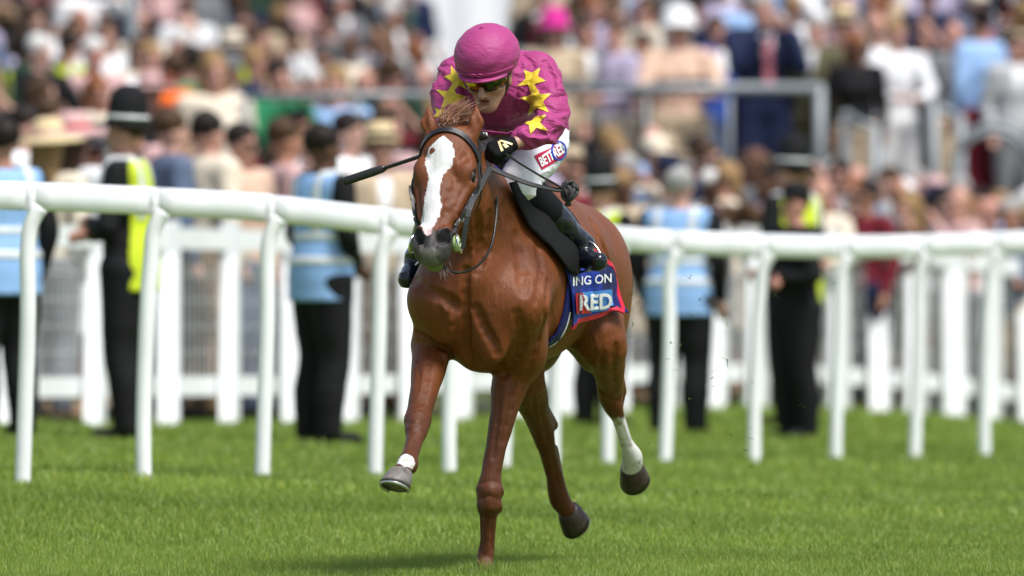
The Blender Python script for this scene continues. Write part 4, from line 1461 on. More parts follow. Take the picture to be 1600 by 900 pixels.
    for line, r_, d_ in (
            ([(816, 84), (832, 104), (826, 128), (812, 160)], .010, .006), ([(846, 140), (864, 150), (882, 150)], .012, .009), ([(850, 166), (868, 176), (884, 174)], .012, .009),
            ([(842, 176), (862, 190), (880, 196)], .012, -.007), ([(846, 206), (862, 212), (876, 206)], .011, .008), ([(812, 206), (830, 214), (848, 222)], .011, -.007),
            ([(806, 214), (815, 222), (820, 232)], .010, .007), ([(822, 206), (834, 218), (838, 230)], .010, .006), ([(860, 100), (872, 122), (876, 150)], .012, -.006),
            ([(852, 96), (862, 118), (866, 140)], .012, .007), ([(684, 146), (700, 140), (712, 146)], .011, .007), ([(680, 166), (694, 168), (706, 164)], .011, -.007),
            ([(690, 120), (698, 130), (700, 145)], .011, .006), ([(800, 165), (812, 180), (806, 205)], .012, .008), ([(790, 180), (786, 200), (778, 215)], .012, -.006),
            ([(775, 192), (782, 210)], .010, .007), ([(745, 185), (748, 205), (744, 220)], .012, .007), ([(735, 180), (738, 200)], .012, -.006), ([(806, 120), (808, 150), (802, 170)], .010, .008)):
        pts = []
        for (x0, y0), (x1, y1) in zip(line[:-1], line[1:]):
            for t in (0, .5): pts.append(cast(x0 + (x1 - x0) * t, y0 + (y1 - y0) * t, B0)[0])
        pts.append(cast(*line[-1], B0)[0])
        for a_, c_ in zip(pts[:-1], pts[1:]):
            if a_ is not None and c_ is not None and (a_ - c_).length < .08: Fd.groove([tuple(a_), tuple(c_)], r_ * 1.5, d_ * 1.3)
    jk, PJ, QJ = to_mesh(Fd, 'jacket', M_silk, root, 1, wr_)
    BJ = bvh_of(PJ, QJ)
    # collar and front placket
    strap('placket', [J(766, 186, .47), J(764, 205, .44), J(765, 225, .40)], .028, M_silk, jk, BJ, .004, .001)
    # stars sewn on the sleeves
    def star(cx, cy, r, rot, sx=1.0, sy=1.0, sh=0.0):
        V, n = [], 5
        for k in range(10):
            a = rot + k * math.pi / 5
            rr = (r if k % 2 == 0 else r * .45) * random.uniform(.88, 1.08)
            x, y = rr * math.sin(a), -rr * math.cos(a)
            V.append((cx + x * sx + sh * y, cy + y * sy))
        V.append((cx, cy))
        decal('star', V, [(k, (k + 1) % 10, 10) for k in range(10)], BJ, M_star, jk, .0025, 0, 2.0)
    star(831, 124, 24, .45, .95, .9, -.2)
    star(838, 157, 27, -.12, 1.0, .95, 0)
    star(834, 191, 25, -.25, .95, .8, .15)
    star(713, 124, 23, -.1, .85, 1.0, .3)
    star(706, 153, 25, .25, .95, .90, .2)
    star(690, 178, 19, .6, .8, .8, .2)

    # ---- breeches
    Fd = Field(lo, hi, .008)
    Fd.ell(H(-.25, .02, 1.63), (.155, .17, .125), .05)
    for hp, mi, kn, an in ((hipL, miL, knL, anL), (hipR, miR, knR, anR)):
        Fd.chain([(hp, .105), (mi, .090), (kn, .070), (kn * .86 + an * .14, .066)], .035)
    def wr2(P):
        return .004 * (1 - 2 * np.abs(vnoise(P * np.array((1, 1, 2.0)), 10, 31))) + .0022 * vnoise(P * np.array((1, 2.5, 1)), 24, 32)
    bc, PB, QB = to_mesh(Fd, 'breeches', M_breech, root, 2, wr2)
    BB = bvh_of(PB, QB)
    decal('sponsor_panel', [(834, 244), (872, 226), (883, 243), (846, 266)], [(0, 1, 2, 3)], BB, M_print_red, bc, .003)
    t = text_px('BETFRED', (845, 262), (884, 236), (839, 248), .03)
    decal('lettering', *t, BB, M_print_white, bc, .006, 0, 2)
    ring = [(871 + 12 * math.cos(a), 236 + 15 * math.sin(a)) for a in np.linspace(0, 2 * math.pi, 25)[:-1]] + [(871 + 9 * math.cos(a), 236 + 12 * math.sin(a)) for a in np.linspace(0, 2 * math.pi, 25)[:-1]]
    decal('sponsor_ring', ring, [(k, (k + 1) % 24, 24 + (k + 1) % 24, 24 + k) for k in range(24)], BB, M_print_blue, bc, .0075, 0, 2)

    # ---- boots: soft uppers and shiny feet
    for kn, an, he, to in ((knL, anL, heL, toL), (knR, anR, heR, toR)):
        Fd = Field(lo, hi, .0065)
        Fd.chain([(kn * .64 + an * .36, .058), (kn * .42 + an * .58, .060), (kn * .15 + an * .85, .046), (an, .043)], .02)
        Fd.rc(an, .043, he, .038, .02)
        Fd.rc(he, .038, to, .033, .03)
        Fd.rc(he * .4 + to * .6, .034, to, .032, .02)
        def wr3(P):
            return .003 * (1 - 2 * np.abs(vnoise(P * np.array((1, 1, 2.2)), 17, 41)))
        b_, PP, QQ = to_mesh(Fd, 'boot', M_boot, root, 2, wr3)
        # matt upper band
        Fd = Field(lo, hi, .007)
        Fd.chain([(kn * .97 + an * .03 + np.array((0, -.004, -.012)), .0705), (kn * .72 + an * .28, .0700), (kn * .56 + an * .44, .0685)], .02)
        to_mesh(Fd, 'gaiter', M_black_cloth, b_, 1)
        d_ = (he - an)
        obj('sole', LZ(MB().tube([Vector((he + np.array((0, .02, -.034))).tolist()), Vector((to + np.array((0, 0, -.030))).tolist())], .024, 8, .3, side=(1, 0, 0)).mesh('sole', True)), simple('boot_sole', (.05, .05, .05), .6), b_)

    # ---- gloves
    for wr, tgt, bk, th in ((wrL, J(762, 240, .54), (.25, -.55, .8), 1), (wrR, J(722, 238, .56), (-.2, -.4, .9), -1)):
        Fd = Field(wr - .16, wr + .16, .0042)
        hand(Fd, wr + (tgt - wr) / np.linalg.norm(tgt - wr) * .006, tgt - wr, bk, .0045, thumb=th)
        g, PG, QG = to_mesh(Fd, 'glove', M_black_cloth, root, 1)
        if th == 1:
            BG = bvh_of(PG, QG)
            M_gold = simple('gold_trim', (.80, .66, .35), .45)
            decal('glove_trim', [(780, 221), (783, 219), (801, 224), (800, 227)], [(0, 1, 2, 3)], BG, M_gold, g, .0025, 0, 2)
            decal('glove_trim', [(778, 222), (781, 220), (787, 235), (783, 237)], [(0, 1, 2, 3)], BG, M_gold, g, .0025, 0, 2)
            decal('glove_badge', [(785, 226), (789, 224), (795, 229), (790, 232)], [(0, 1, 2, 3)], BG, M_gold, g, .0025, 0, 2)

    # ---- helmet: silk-covered skull cap with a peak
    hl, = [empty('helmet', (0, 0, 0), 0, root)]
    Fd = Field(HC - .25, HC + .25, .006)
    Fd.ell(K(0, -.008, .068), (.122, .146, .112), .01, AX)
    Fd.rc(K(0, -.01, .036), .108, K(0, -.012, .056), .118, .03, fwd, 1.16)
    # cut away below the rim
    Fd.ell(K(0, .0, -.120), (.30, .30, .135), .012, AX, sub=True)
    def wr4(P):
        r = P - HC
        u, v, w_ = r @ rgt, r @ fwd, r @ upv
        q = np.stack([u * 1.0, v * .4, w_ * 3.0 - u * u * 9], 1)
        return .0011 * (1 - 2 * np.abs(vnoise(q, 12, 51))) * sm(w_, .0, .04) + .0008 * vnoise(q, 30, 52)
    cap, PC, QC = to_mesh(Fd, 'cap', M_cap, hl, 2, wr4)
    BC = bvh_of(PC, QC)
    # peak
    V, F = [], []
    nA, nR = 19, 5
    for lay in (0, 1):
        for i in range(nA):
            a = -1.05 + 2.1 * i / (nA - 1)
            for j in range(nR):
                r = j / (nR - 1)
                ex = .030 * math.cos(a * 1.2) * r
                p = K(math.sin(a) * (.112 + ex * .6), math.cos(a) * (.128 + ex), .026 - .010 * r - .006 * math.cos(a) - lay * .005 + .004 * math.cos(a * 2) * r)
                V.append(p)
    ix = lambda l, i, j: l * nA * nR + i * nR + j
    for i in range(nA - 1):
        for j in range(nR - 1):
            F.append((ix(0, i, j), ix(0, i + 1, j), ix(0, i + 1, j + 1), ix(0, i, j + 1)))
            F.append((ix(1, i, j), ix(1, i, j + 1), ix(1, i + 1, j + 1), ix(1, i + 1, j)))
        F.append((ix(0, i, nR - 1), ix(0, i + 1, nR - 1), ix(1, i + 1, nR - 1), ix(1, i, nR - 1)))
        F.append((ix(0, i, 0), ix(1, i, 0), ix(1, i + 1, 0), ix(0, i + 1, 0)))
    obj('peak', LZ(MB().add(V, F).mesh('peak', True)), M_cap, hl)
    # gathered band with a small bow
    bp_ = [K(math.sin(a) * .125, math.cos(a) * .14, .033) for a in np.linspace(-1.3, 1.3, 14)]
    strap('band', bp_, .008, M_cap, hl, BC, .004, .001, 2)
    for s in (-1, 1):
        c0 = Vector(K(0, .145, .037).tolist())
        pts = [c0, Vector(K(s * .012, .150, .043).tolist()), Vector(K(s * .026, .146, .039).tolist()), Vector(K(s * .014, .148, .031).tolist()), c0]
        obj('bow', LZ(MB().tube(catmull(pts, 4), .0028, 6).mesh('bow', True)), M_silk, hl)
    bt = [K(.0, 0.01, .18)]
    q, n = near(bt[0], BC)
    obj('button', LZ(MB().tube([q - n * .002, q + n * .004, q + n * .007], [.009, .008, .003], 10).mesh('button', True)), M_silk, hl)
    # chin strap
    for s in (-1, 1):
        pts = [K(s * .088, .0, .01), K(s * .082, .012, -.04), K(s * .058, .030, -.09), K(0, .045, -.140)]
        strap('chin_strap', pts, .016, M_leather, hl, None, .003, up=(s * .9, -.3, .1))

    # ---- goggles: wrap-around mirrored lens on a dark frame
    gg = empty('goggles', (0, 0, 0), 0, root)
    m, nt, b = newmat('mirror_lens_painted_reflection')
    N, Lk = nt.nodes, nt.links
    b.inputs['Metallic'].default_value = .75; b.inputs['Roughness'].default_value = .12; b.inputs['Coat Weight'].default_value = .5
    tc = N.new('ShaderNodeTexCoord'); nz = N.new('ShaderNodeTexNoise'); nz.inputs['Scale'].default_value = 22; nz.inputs['Detail'].default_value = 1.5
    Lk.new(tc.outputs['Object'], nz.inputs['Vector'])
    cr = N.new('ShaderNodeValToRGB'); e = cr.color_ramp.elements  # amber, red and green reflections painted into the lens colour as blotches
    e[0].position = .33; e[0].color = (.010, .014, .006, 1); e[1].position = .58; e[1].color = (.65, .42, .02, 1)
    q_ = cr.color_ramp.elements.new(.44); q_.color = (.03, .045, .008, 1)
    q_ = cr.color_ramp.elements.new(.51); q_.color = (.30, .05, .01, 1)
    Lk.new(nz.outputs['Fac'], cr.inputs['Fac']); Lk.new(cr.outputs['Color'], b.inputs['Base Color'])
    nA, nR = 25, 7
    V, F = [], []
    for i in range(nA):
        a = -1.22 + 2.44 * i / (nA - 1)
        u = abs(a) / 1.22
        zt = .012 - .006 * u; zb = -.050 + .012 * u + .020 * math.exp(-(a / .14) ** 2)
        for j in range(nR):
            v = j / (nR - 1)
            bul = .006 * math.sin(v * math.pi)
            V.append(K(math.sin(a) * (.088 + bul), .010 + math.cos(a) * (.096 + bul), zt + (zb - zt) * v))
    F = [(i * nR + j, i * nR + j + 1, (i + 1) * nR + j + 1, (i + 1) * nR + j) for i in range(nA - 1) for j in range(nR - 1)]
    me = MB().add(V, F).mesh('lens', True)
    import bmesh
    bm = bmesh.new(); bm.from_mesh(me); bmesh.ops.recalc_face_normals(bm, faces=bm.faces[:]); bmesh.ops.solidify(bm, geom=bm.faces[:], thickness=.003); bm.to_mesh(me); bm.free()
    obj('lens', LZ(me), m, gg)
    rim = [V[i * nR + nR - 1] for i in range(nA)]
    obj('frame', LZ(MB().tube([Vector(p.tolist()) for p in rim], .0022, 6).mesh('frame', True)), M_leather, gg)
    rim = [V[i * nR] for i in range(nA)]
    obj('frame', LZ(MB().tube([Vector(p.tolist()) for p in rim], .0045, 6).mesh('frame', True)), M_leather, gg)
    # dark hair at the temple under the cap
    for s in (-1, 1):
        Fd = Field(HC - .16, HC + .16, .006)
        Fd.ell(K(s * .068, -.020, -.028), (.016, .040, .045), .01, AX)
        to_mesh(Fd, 'hair', simple('dark_hair', (.02, .014, .010), .6), root, 1)
    return toL, toR
toL, toR = make_jockey()

# stirrups belong to the saddle
def make_stirrup(to, s):
    c = Vector(to.tolist()) + Vector((-s * .035, 0, .004))
    up = Vector((-s * .25, .15, 1)).normalized()
    side = Vector((1, -.1, s * .2)).normalized()
    base = c + Vector((0, .035, -.036))
    pts = []
    for k in range(13):
        a = math.pi * k / 12
        pts.append(base + side * (math.cos(a) * .056) + up * (math.sin(a) * .115))
    st = obj('stirrup', LZ(MB().tube([base - side * .056] + pts[::-1] + [base - side * .056], .0055, 6).mesh('stirrup', True)), M_metal, SADDLE)
    top = base + up * .115
    strap('stirrup_leather', [top, top * .5 + Vector((s * .17, .10, 1.42)) * .5 + Vector((s * .02, 0, 0)), Vector((s * .16, .02, 1.44))], .022, M_leather, SADDLE, None, .004, up=(s, -.3, 0))
make_stirrup(toL, 1)
make_stirrup(toR, -1)

# whip in the right hand, crossing behind the horse's head
def make_whip():
    root = empty('riding_whip', (HX, HY, HZ0), -TH)
    tag(root, 'slim black riding whip held out to the side of the horse head', 'whip')
    a = Vector(J(760, 210, .545).tolist()); b = Vector(J(537, 284, .62).tolist())
    def lp(t): return a.lerp(b, t)
    obj('handle', LZ(MB().tube([lp(0), lp(.02), lp(.14), lp(.28), lp(.30)], [.0165, .0185, .016, .014, .010], 12).mesh('handle', True)), M_leather, root)
    d = (a - b).normalized()
    h = obj('end_cap', LZ(MB().tube([a - d * .001, a + d * .0035], [.008, .0075], 12).mesh('end_cap', True)), simple('white_cap', (.7, .7, .7), .4), root)
    obj('shaft', LZ(MB().tube([lp(.28), lp(.5), lp(.74)], [.009, .008, .007], 8).mesh('shaft', True)), M_leather, root)
    obj('flap', LZ(MB().tube([lp(.70), lp(.73), lp(.80), lp(.985), lp(1.0)], [.008, .015, .017, .0165, .015], 10, .5, side=(0, 0, 1)).mesh('flap', True)), M_leather, root)
make_whip()
# ------------------------------------------------------------------ crowd fence behind the rail
FENCE = [(-90, 75.2), (15, 76.2), (150, 77.6), (262, 78.7), (360, 79.8), (455, 80.7), (548, 81.7), (640, 82.6), (725, 83.5), (808, 84.4), (890, 85.2), (965, 86.0),
         (1040, 86.9), (1112, 87.6), (1180, 88.4), (1245, 89.1), (1308, 89.8), (1368, 90.5), (1428, 91.1), (1486, 91.8), (1545, 92.4), (1602, 93.0), (1660, 93.6)]
def fence_base(px, Y):
    X = (px - 800) * Y / FPX
    return Vector((X, Y, gz(X, Y)))
def make_fence():
    p0 = fence_base(*FENCE[0])
    root = empty('crowd_fence', tuple(p0))
    tag(root, 'white painted timber crowd fence with wire mesh behind the running rail', 'fence')
    bases = [fence_base(px, Y) - p0 for px, Y in FENCE]
    Hf = 1.27
    for i, b in enumerate(bases):
        w = (.13 if i % 2 else .10) + (.09 if i > 11 else .02)
        MB().box(b + Vector((0, 0, Hf / 2 - .06)), (w / 2, .045, Hf / 2 + .06)).build('post', M_white_paint, root)
        # raking brace on the course side, foot set forward
        s = .015 if i % 2 else -.015
        mb = MB().bar(b + Vector((s, -.42, -.05)), b + Vector((s * .35, -.05, Hf * .82)), .13 if i % 2 else .10, .05, (0, -1, .4))
        mb.build('brace', M_white_paint, root)
    wire = simple('wire_mesh', (.66, .67, .67), .5)
    for a, b in zip(bases[:-1], bases[1:]):
        d = (b - a).normalized()
        q0, q1 = a + d * .05, b - d * .05
        for z, h in ((1.16, .13), (.25, .12)):
            off = Vector((0, -.02, 0))
            MB().bar(q0 + Vector((0, 0, z)) + off, q1 + Vector((0, 0, z)) + off, .035, h).build('rail', M_white_paint, root)
        mb = MB()
        L = (q1 - q0).length
        n = int(L / .085)
        for k in range(1, n):
            p = q0.lerp(q1, k / n)
            mb.bar(p + Vector((0, .01, .30)), p + Vector((0, .01, 1.11)), .006, .006, (0, 1, 0))
        for k in range(1, 5):
            z = .30 + k * .16
            mb.bar(q0 + Vector((0, .012, z)), q1 + Vector((0, .012, z)), .004, .004)
        tag(mb.build('wire_panel', wire, root), kind='stuff')
make_fence()

# terrace the spectators stand on (tarmac), raised platform, guard rails, marquee behind
def make_terrace():
    def fy(X):       # back of the fence
        px = [(p[0] - 800) * p[1] / FPX for p in FENCE]
        return np.interp(X, px, [p[1] for p in FENCE]) + .35
    xs = np.linspace(-14, 14, 57); n = 60
    V = []
    for X in xs:
        y0 = float(fy(X))
        for k in range(n):
            Y = y0 + (150 - y0) * (k / (n - 1)) ** 1.3
            V.append((X, Y, gz(X, Y) + .02))
    a = (np.arange(len(xs) - 1)[:, None] * n + np.arange(n - 1)[None, :]).ravel()
    F = np.stack([a, a + n, a + n + 1, a + 1], 1)
    tag(obj('terrace', mesh_np('terrace', np.array(V), F), simple('tarmac', (.055, .053, .05), .85, noise=.4, nscale=4, bump=.3, bscale=80)), kind='structure')
make_terrace()

PLAT_Y0, PLAT_Y1, PLAT_Z = 100.6, 112.0, .92
def make_platform():
    x0, x1 = (838 - 800) * 100.6 / FPX, 8.5
    zb = gz(2, 101) - .1
    root = empty('spectator_platform', ((x0 + x1) / 2, PLAT_Y0, gz(2, 101)))
    tag(root, 'raised spectator platform with dark skirt behind the front crowd', 'platform')
    o = root.location
    deck = simple('deck_board', (.16, .13, .10), .8, noise=.3)
    for k in range(19):
        y = PLAT_Y0 + .3 + k * .6
        MB().box(Vector(((x0 + x1) / 2, y, PLAT_Z - .03)) - o, ((x1 - x0) / 2, .295, .03)).build('deck_plank', deck, root)
    MB().box(Vector(((x0 + x1) / 2, PLAT_Y0 + .1, (PLAT_Z - .07 + zb) / 2)) - o, ((x1 - x0) / 2 - .02, .02, (PLAT_Z - .07 - zb) / 2)).build('skirt', simple('platform_skirt', (.02, .022, .03), .8), root)
    MB().box(Vector((x0 + .05, (PLAT_Y0 + PLAT_Y1) / 2, (PLAT_Z - .07 + zb) / 2)) - o, (.03, (PLAT_Y1 - PLAT_Y0) / 2 - .1, (PLAT_Z - .07 - zb) / 2)).build('side_panel', simple('platform_skirt_side', (.02, .022, .03), .8), root)
    for k in range(2):
        MB().box(Vector(((x0 + x1) / 2, 104.9 + 1.9 * k + .95, PLAT_Z + .14 + .28 * k)) - o, ((x1 - x0) / 2, .945, .138 + .02)).build('rear_step', deck, root)
    # guard rail along the front of the platform up to the gap
    gr = empty('guard_rail', (x0, PLAT_Y0, PLAT_Z))
    tag(gr, 'galvanised steel guard rail along the platform front, ending at a corner post', 'railing')
    g = gr.location
    Y = PLAT_Y0 + .12
    def P(px, z): return Vector(((px - 800) * Y / FPX, Y, PLAT_Z + z))
    xe = 1281
    MB().tube([P(842, 1.16) - g, P(xe, 1.16) - g], .042, 10).build('top_rail', M_steel, gr, True)
    MB().tube([P(842, .55) - g, P(xe, .55) - g], .022, 8).build('mid_rail', M_steel, gr, True)
    for px in (846, 1010, 1140, xe):
        MB().tube([P(px, 0) - g, P(px, 1.16) - g], .042 if px == xe else .018, 10).build('post', M_steel, gr, True)
    MB().tube([P(xe, 1.16) - g, P(xe, 1.16) - g + Vector((0, 1.6, 0))], .042, 10).build('return_rail', M_steel, gr, True)
    # stair rails right of the gap
    sr = empty('stair_rail', tuple(P(1320, 0)))
    tag(sr, 'grey steel stair rails with upright posts right of the platform corner', 'railing')
    g2 = sr.location
    for a, (px, h, yo) in enumerate(((1322, .98, .0), (1366, .86, -.3), (1460, 1.06, .2), (1502, .95, .2))):
        p = P(px, 0) + Vector((0, yo, -.5))
        MB().tube([p - g2, p + Vector((0, 0, h + .5)) - g2], .040, 10).build('post', M_steel, sr, True)
    MB().tube([P(1322, .95) - g2, P(1366, .83) + Vector((0, -.3, 0)) - g2], .03, 8).build('handrail', M_steel, sr, True)
    MB().tube([P(1460, 1.03) + Vector((0, .2, 0)) - g2, P(1502, .92) + Vector((0, .2, 0)) - g2], .03, 8).build('handrail', M_steel, sr, True)
    # curved steel hoop at the far right, in front of the stairs
    hp = empty('steel_hoop', tuple(at(1545, 330, 97.5)))
    tag(hp, 'curved grey steel hoop barrier above the crowd at far right', 'railing')
    c = hp.location
    pts = [at(1552 + 62 * math.cos(a), 258 - 62 * math.sin(a), 98.6) - c for a in np.linspace(-.5, math.pi + .3, 22)]
    for k in range(2):
        MB().tube([p + Vector((0, .12 * k, -.06 * k)) for p in pts], .026, 8).build('hoop', M_steel, hp, True)
    for a in (pts[0], pts[-1]):
        MB().tube([a, Vector((a.x, a.y, gz(3.8, 98.6) - .1 - c.z))], .026, 8).build('post', M_steel, hp, True)
    # back rail on the left bank
    br = empty('bank_railing', tuple(at(560, 150, 90)))
    tag(br, 'pale grey steel railing crossing the left bank of spectators', 'railing')
    c = br.location
    pts = [at(380, 152, 90) - c, at(700, 147, 90) - c]
    MB().tube(pts, .026, 10).build('top_rail', M_steel, br, True)
    for px in (384, 560, 698):
        p = at(px, 150, 90)
        MB().tube([p - c, Vector((p.x, p.y, gz(p.x, p.y))) - c], .018, 8).build('post', M_steel, br, True)
    # lamp pole on the bank
    lp = at(207, 95, 100); zb = gz(lp.x, lp.y)
    pole = empty('pole', (lp.x, lp.y, zb))
    tag(pole, 'grey steel pole rising out of the left crowd', 'pole')
    MB().tube([(0, 0, 0), (0, 0, .5), (0, 0, 5.2)], [.055, .045, .040], 12).build('shaft', M_steel, pole, True)
    MB().tube([(0, 0, 0), (0, 0, .12)], [.10, .09], 12).build('base', M_steel, pole, True)
    MB().box((0, 0, 5.25), (.18, .10, .05)).build('lamp_head', M_steel, pole)
make_platform()

def make_marquee():
    root = empty('marquee', (0, 146, gz(0, 146)))
    tag(root, 'long white hospitality marquee wall behind all the spectators', 'marquee')
    m = simple('marquee_fabric', (.80, .80, .81), .6, noise=.04, nscale=1.0, bump=.2, bscale=2)
    wz = 7.5
    for k in range(-7, 8):
        x = k * 2.0
        V, F = [], []
        n = 13
        for i in range(n):
            u = i / (n - 1)
            y = .05 * math.sin(u * math.pi * 6)
            V += [(x - .97 + 1.94 * u, y, -2.2), (x - .97 + 1.94 * u, y, wz)]
        F = [(2 * i, 2 * i + 2, 2 * i + 3, 2 * i + 1) for i in range(n - 1)]
        MB().add(V, F).build('wall_panel', m, root, True)
        MB().box((x + 1.0, -.05, (wz - 2.2) / 2), (.05, .06, (wz + 2.2) / 2)).build('upright', M_white_paint, root)
    MB().box((0, -.1, wz + .15), (15.5, .15, .16)).build('eaves_beam', M_white_paint, root)
    V = [(-15.5, -.3, wz + .25), (15.5, -.3, wz + .25), (15.5, 6, wz + 2.6), (-15.5, 6, wz + 2.6)]
    MB().add(V + [tuple(Vector(v) + Vector((0, 0, .06))) for v in V], [(3, 2, 1, 0), (4, 5, 6, 7), (0, 1, 5, 4), (1, 2, 6, 5), (2, 3, 7, 6), (3, 0, 4, 7)]).build('roof', m, root)
make_marquee()
# ------------------------------------------------------------------ people: a few sculpted bodies and garments, copied as individuals
def obj_colour_mat(name, rough=.75, attr=None, noise=.12, ns=30, bump=.1):
    m, nt, b = newmat(name)
    N, Lk = nt.nodes, nt.links
    oi = N.new('ShaderNodeObjectInfo')
    tc = N.new('ShaderNodeTexCoord'); nz = N.new('ShaderNodeTexNoise'); nz.inputs['Scale'].default_value = ns; nz.inputs['Detail'].default_value = 4
    Lk.new(tc.outputs['Object'], nz.inputs['Vector'])
    mr = N.new('ShaderNodeMapRange'); mr.inputs['From Min'].default_value = .3; mr.inputs['From Max'].default_value = .7
    mr.inputs['To Min'].default_value = 1 - noise; mr.inputs['To Max'].default_value = 1 + noise
    Lk.new(nz.outputs['Fac'], mr.inputs['Value'])
    mx = N.new('ShaderNodeMix'); mx.data_type = 'RGBA'; mx.blend_type = 'MULTIPLY'; mx.inputs['Factor'].default_value = 1
    Lk.new(oi.outputs['Color'], mx.inputs[6]); Lk.new(mr.outputs[0], mx.inputs[7])
    out = mx.outputs[2]
    if attr:
        a = N.new('ShaderNodeAttribute'); a.attribute_name = attr
        m2 = N.new('ShaderNodeMix'); m2.data_type = 'RGBA'; m2.blend_type = 'MULTIPLY'; m2.inputs['Factor'].default_value = 1
        Lk.new(out, m2.inputs[6]); Lk.new(a.outputs['Color'], m2.inputs[7]); out = m2.outputs[2]
    Lk.new(out, b.inputs['Base Color'])
    b.inputs['Roughness'].default_value = rough
    b.inputs['Specular IOR Level'].default_value = .15
    return m
M_pskin = obj_colour_mat('crowd_skin', .5, 'tint', .08)
M_pcloth = obj_colour_mat('crowd_cloth', .8)
M_phair = obj_colour_mat('crowd_hair', .55, None, .3, 60)
M_pvis = obj_colour_mat('crowd_hi_vis', .6, None, .06)
M_pband = simple('reflective_band', (.62, .64, .64), .35, noise=.06)

POSES = {
    'down':   [((.19, 0, 1.43), (.245, .03, 1.14), (.235, -.06, .90))] * 2,
    'folded': [((.19, 0, 1.43), (.24, -.05, 1.13), (-.04, -.20, 1.16)), ((.19, 0, 1.43), (.24, -.03, 1.12), (-.02, -.19, 1.10))],
    'phone':  [((.19, 0, 1.43), (.20, -.20, 1.22), (.05, -.30, 1.50))] * 2,
    'lean':   [((.19, -.05, 1.41), (.25, -.20, 1.16), (.09, -.38, 1.12))] * 2,
    'shade':  [((.19, 0, 1.43), (.30, -.16, 1.42), (.07, -.17, 1.66)), ((.19, 0, 1.43), (.25, .03, 1.14), (.22, -.08, .90))],
    'clasp':  [((.19, 0, 1.43), (.245, .0, 1.14), (.05, -.18, 1.00))] * 2,
}
def zclip(Fd, z0, z1):
    z = Fd.ax[2][None, None, :]
    np.maximum(Fd.V, np.broadcast_to(np.maximum(z0 - z, z - z1), Fd.V.shape), out=Fd.V)
def xclip(Fd, x0, x1):
    x = np.abs(Fd.ax[0])[:, None, None]
    np.maximum(Fd.V, np.broadcast_to(np.maximum(x0 - x, x - x1), Fd.V.shape), out=Fd.V)
PLO, PHI = (-.40, -.46, -.02), (.40, .26, 1.92)
def torso(Fd, g, fem):
    w = .92 if fem else 1.0
    Fd.ell((0, .0, 1.30), (.175 * w + g, .115 + g, .20 + g), .05)
    Fd.ell((0, .01, 1.05), (.150 + g, .110 + g, .17 + g), .06)
    Fd.rc((-.13, .005, 1.43), .062 + g, (.13, .005, 1.43), .062 + g, .05)
    Fd.ell((0, .015, .93), (.165 + g + (.012 if fem else 0), .120 + g, .12 + g), .05)
    if fem:
        for s in (-1, 1): Fd.ell((s * .075, -.085, 1.28), (.065 + g, .05 + g, .06 + g), .04)
def arms(Fd, pose, g, hands=True, end=1.0):
    for i, s in enumerate((1, -1)):
        sh, el, wr = [np.array((s * p[0], p[1], p[2]), float) for p in POSES[pose][i]]
        wr = el + (wr - el) * end
        Fd.chain([(sh, .056 + g), (sh * .45 + el * .55, .048 + g), (el, .041 + g), (wr, .028 + g * .8)], .02)
        if hands:
            d = (wr - el); d /= np.linalg.norm(d)
            Fd.rc(wr, .028, wr + d * .06, .036, .015)
            k = np.cross(d, (0, 1, 0)); k = k / (np.linalg.norm(k) + 1e-6)
            for o, L in ((.026, .07), (.009, .085), (-.009, .08), (-.026, .062)):
                Fd.rc(wr + d * .07 + k * o, .011, wr + d * (.07 + L * .7) + k * o + np.array((0, -.02, -.01)), .0095, .006)
            Fd.rc(wr + d * .03 + k * .03, .013, wr + d * .075 + k * .055, .010, .008)
def legs(Fd, g):
    for s in (-1, 1):
        Fd.chain([((s * .085, .01, .90), .095 + g), ((s * .095, .0, .68), .075 + g), ((s * .10, -.01, .48), .055 + g), ((s * .105, .02, .30), .054 + g), ((s * .105, .03, .08), .036 + g)], .03)

def face_tint(P):
    T = np.ones((len(P), 3), np.float32)
    for s in (-1, 1):
        d = np.sqrt((P[:, 0] - s * .031) ** 2 + ((P[:, 2] - 1.640) * 1.5) ** 2)
        k = (sm(-d, -.022, -.012) * (P[:, 1] < -.06))[:, None]
        T = T * (1 - k) + np.array((.16, .12, .11)) * k
        d = np.abs(P[:, 2] - 1.664 + .2 * np.abs(np.abs(P[:, 0]) - .03))
        k = (sm(-d, -.010, -.004) * (np.abs(P[:, 0] - s * .032) < .022) * (P[:, 1] < -.06))[:, None]
        T = T * (1 - k * .6) + np.array((.25, .18, .15)) * k * .6
    k = (sm(-np.sqrt((P[:, 0] / 2.4) ** 2 + (P[:, 2] - 1.570) ** 2), -.014, -.006) * (P[:, 1] < -.07))[:, None]
    return T * (1 - k) + np.array((.62, .36, .36)) * k

TPL = {}
def fld(h=.0135): return Field(PLO, PHI, h)
def tmpl(name, Fd, mat, attr=None, sm_=4, wr=0.0):
    P, Q = Fd.mesh_arrays(sm_)
    if wr: P = P + normals(P, Q) * (wr * (1 - 2 * np.abs(vnoise(P * np.array((1, 1, 1.8)), 9, hash(name) % 50))))[:, None]
    me = mesh_np(name.split('|')[0], P, Q)
    if attr: set_attr(me, 'tint', attr(P))
    me.materials.append(mat)
    TPL[name] = me

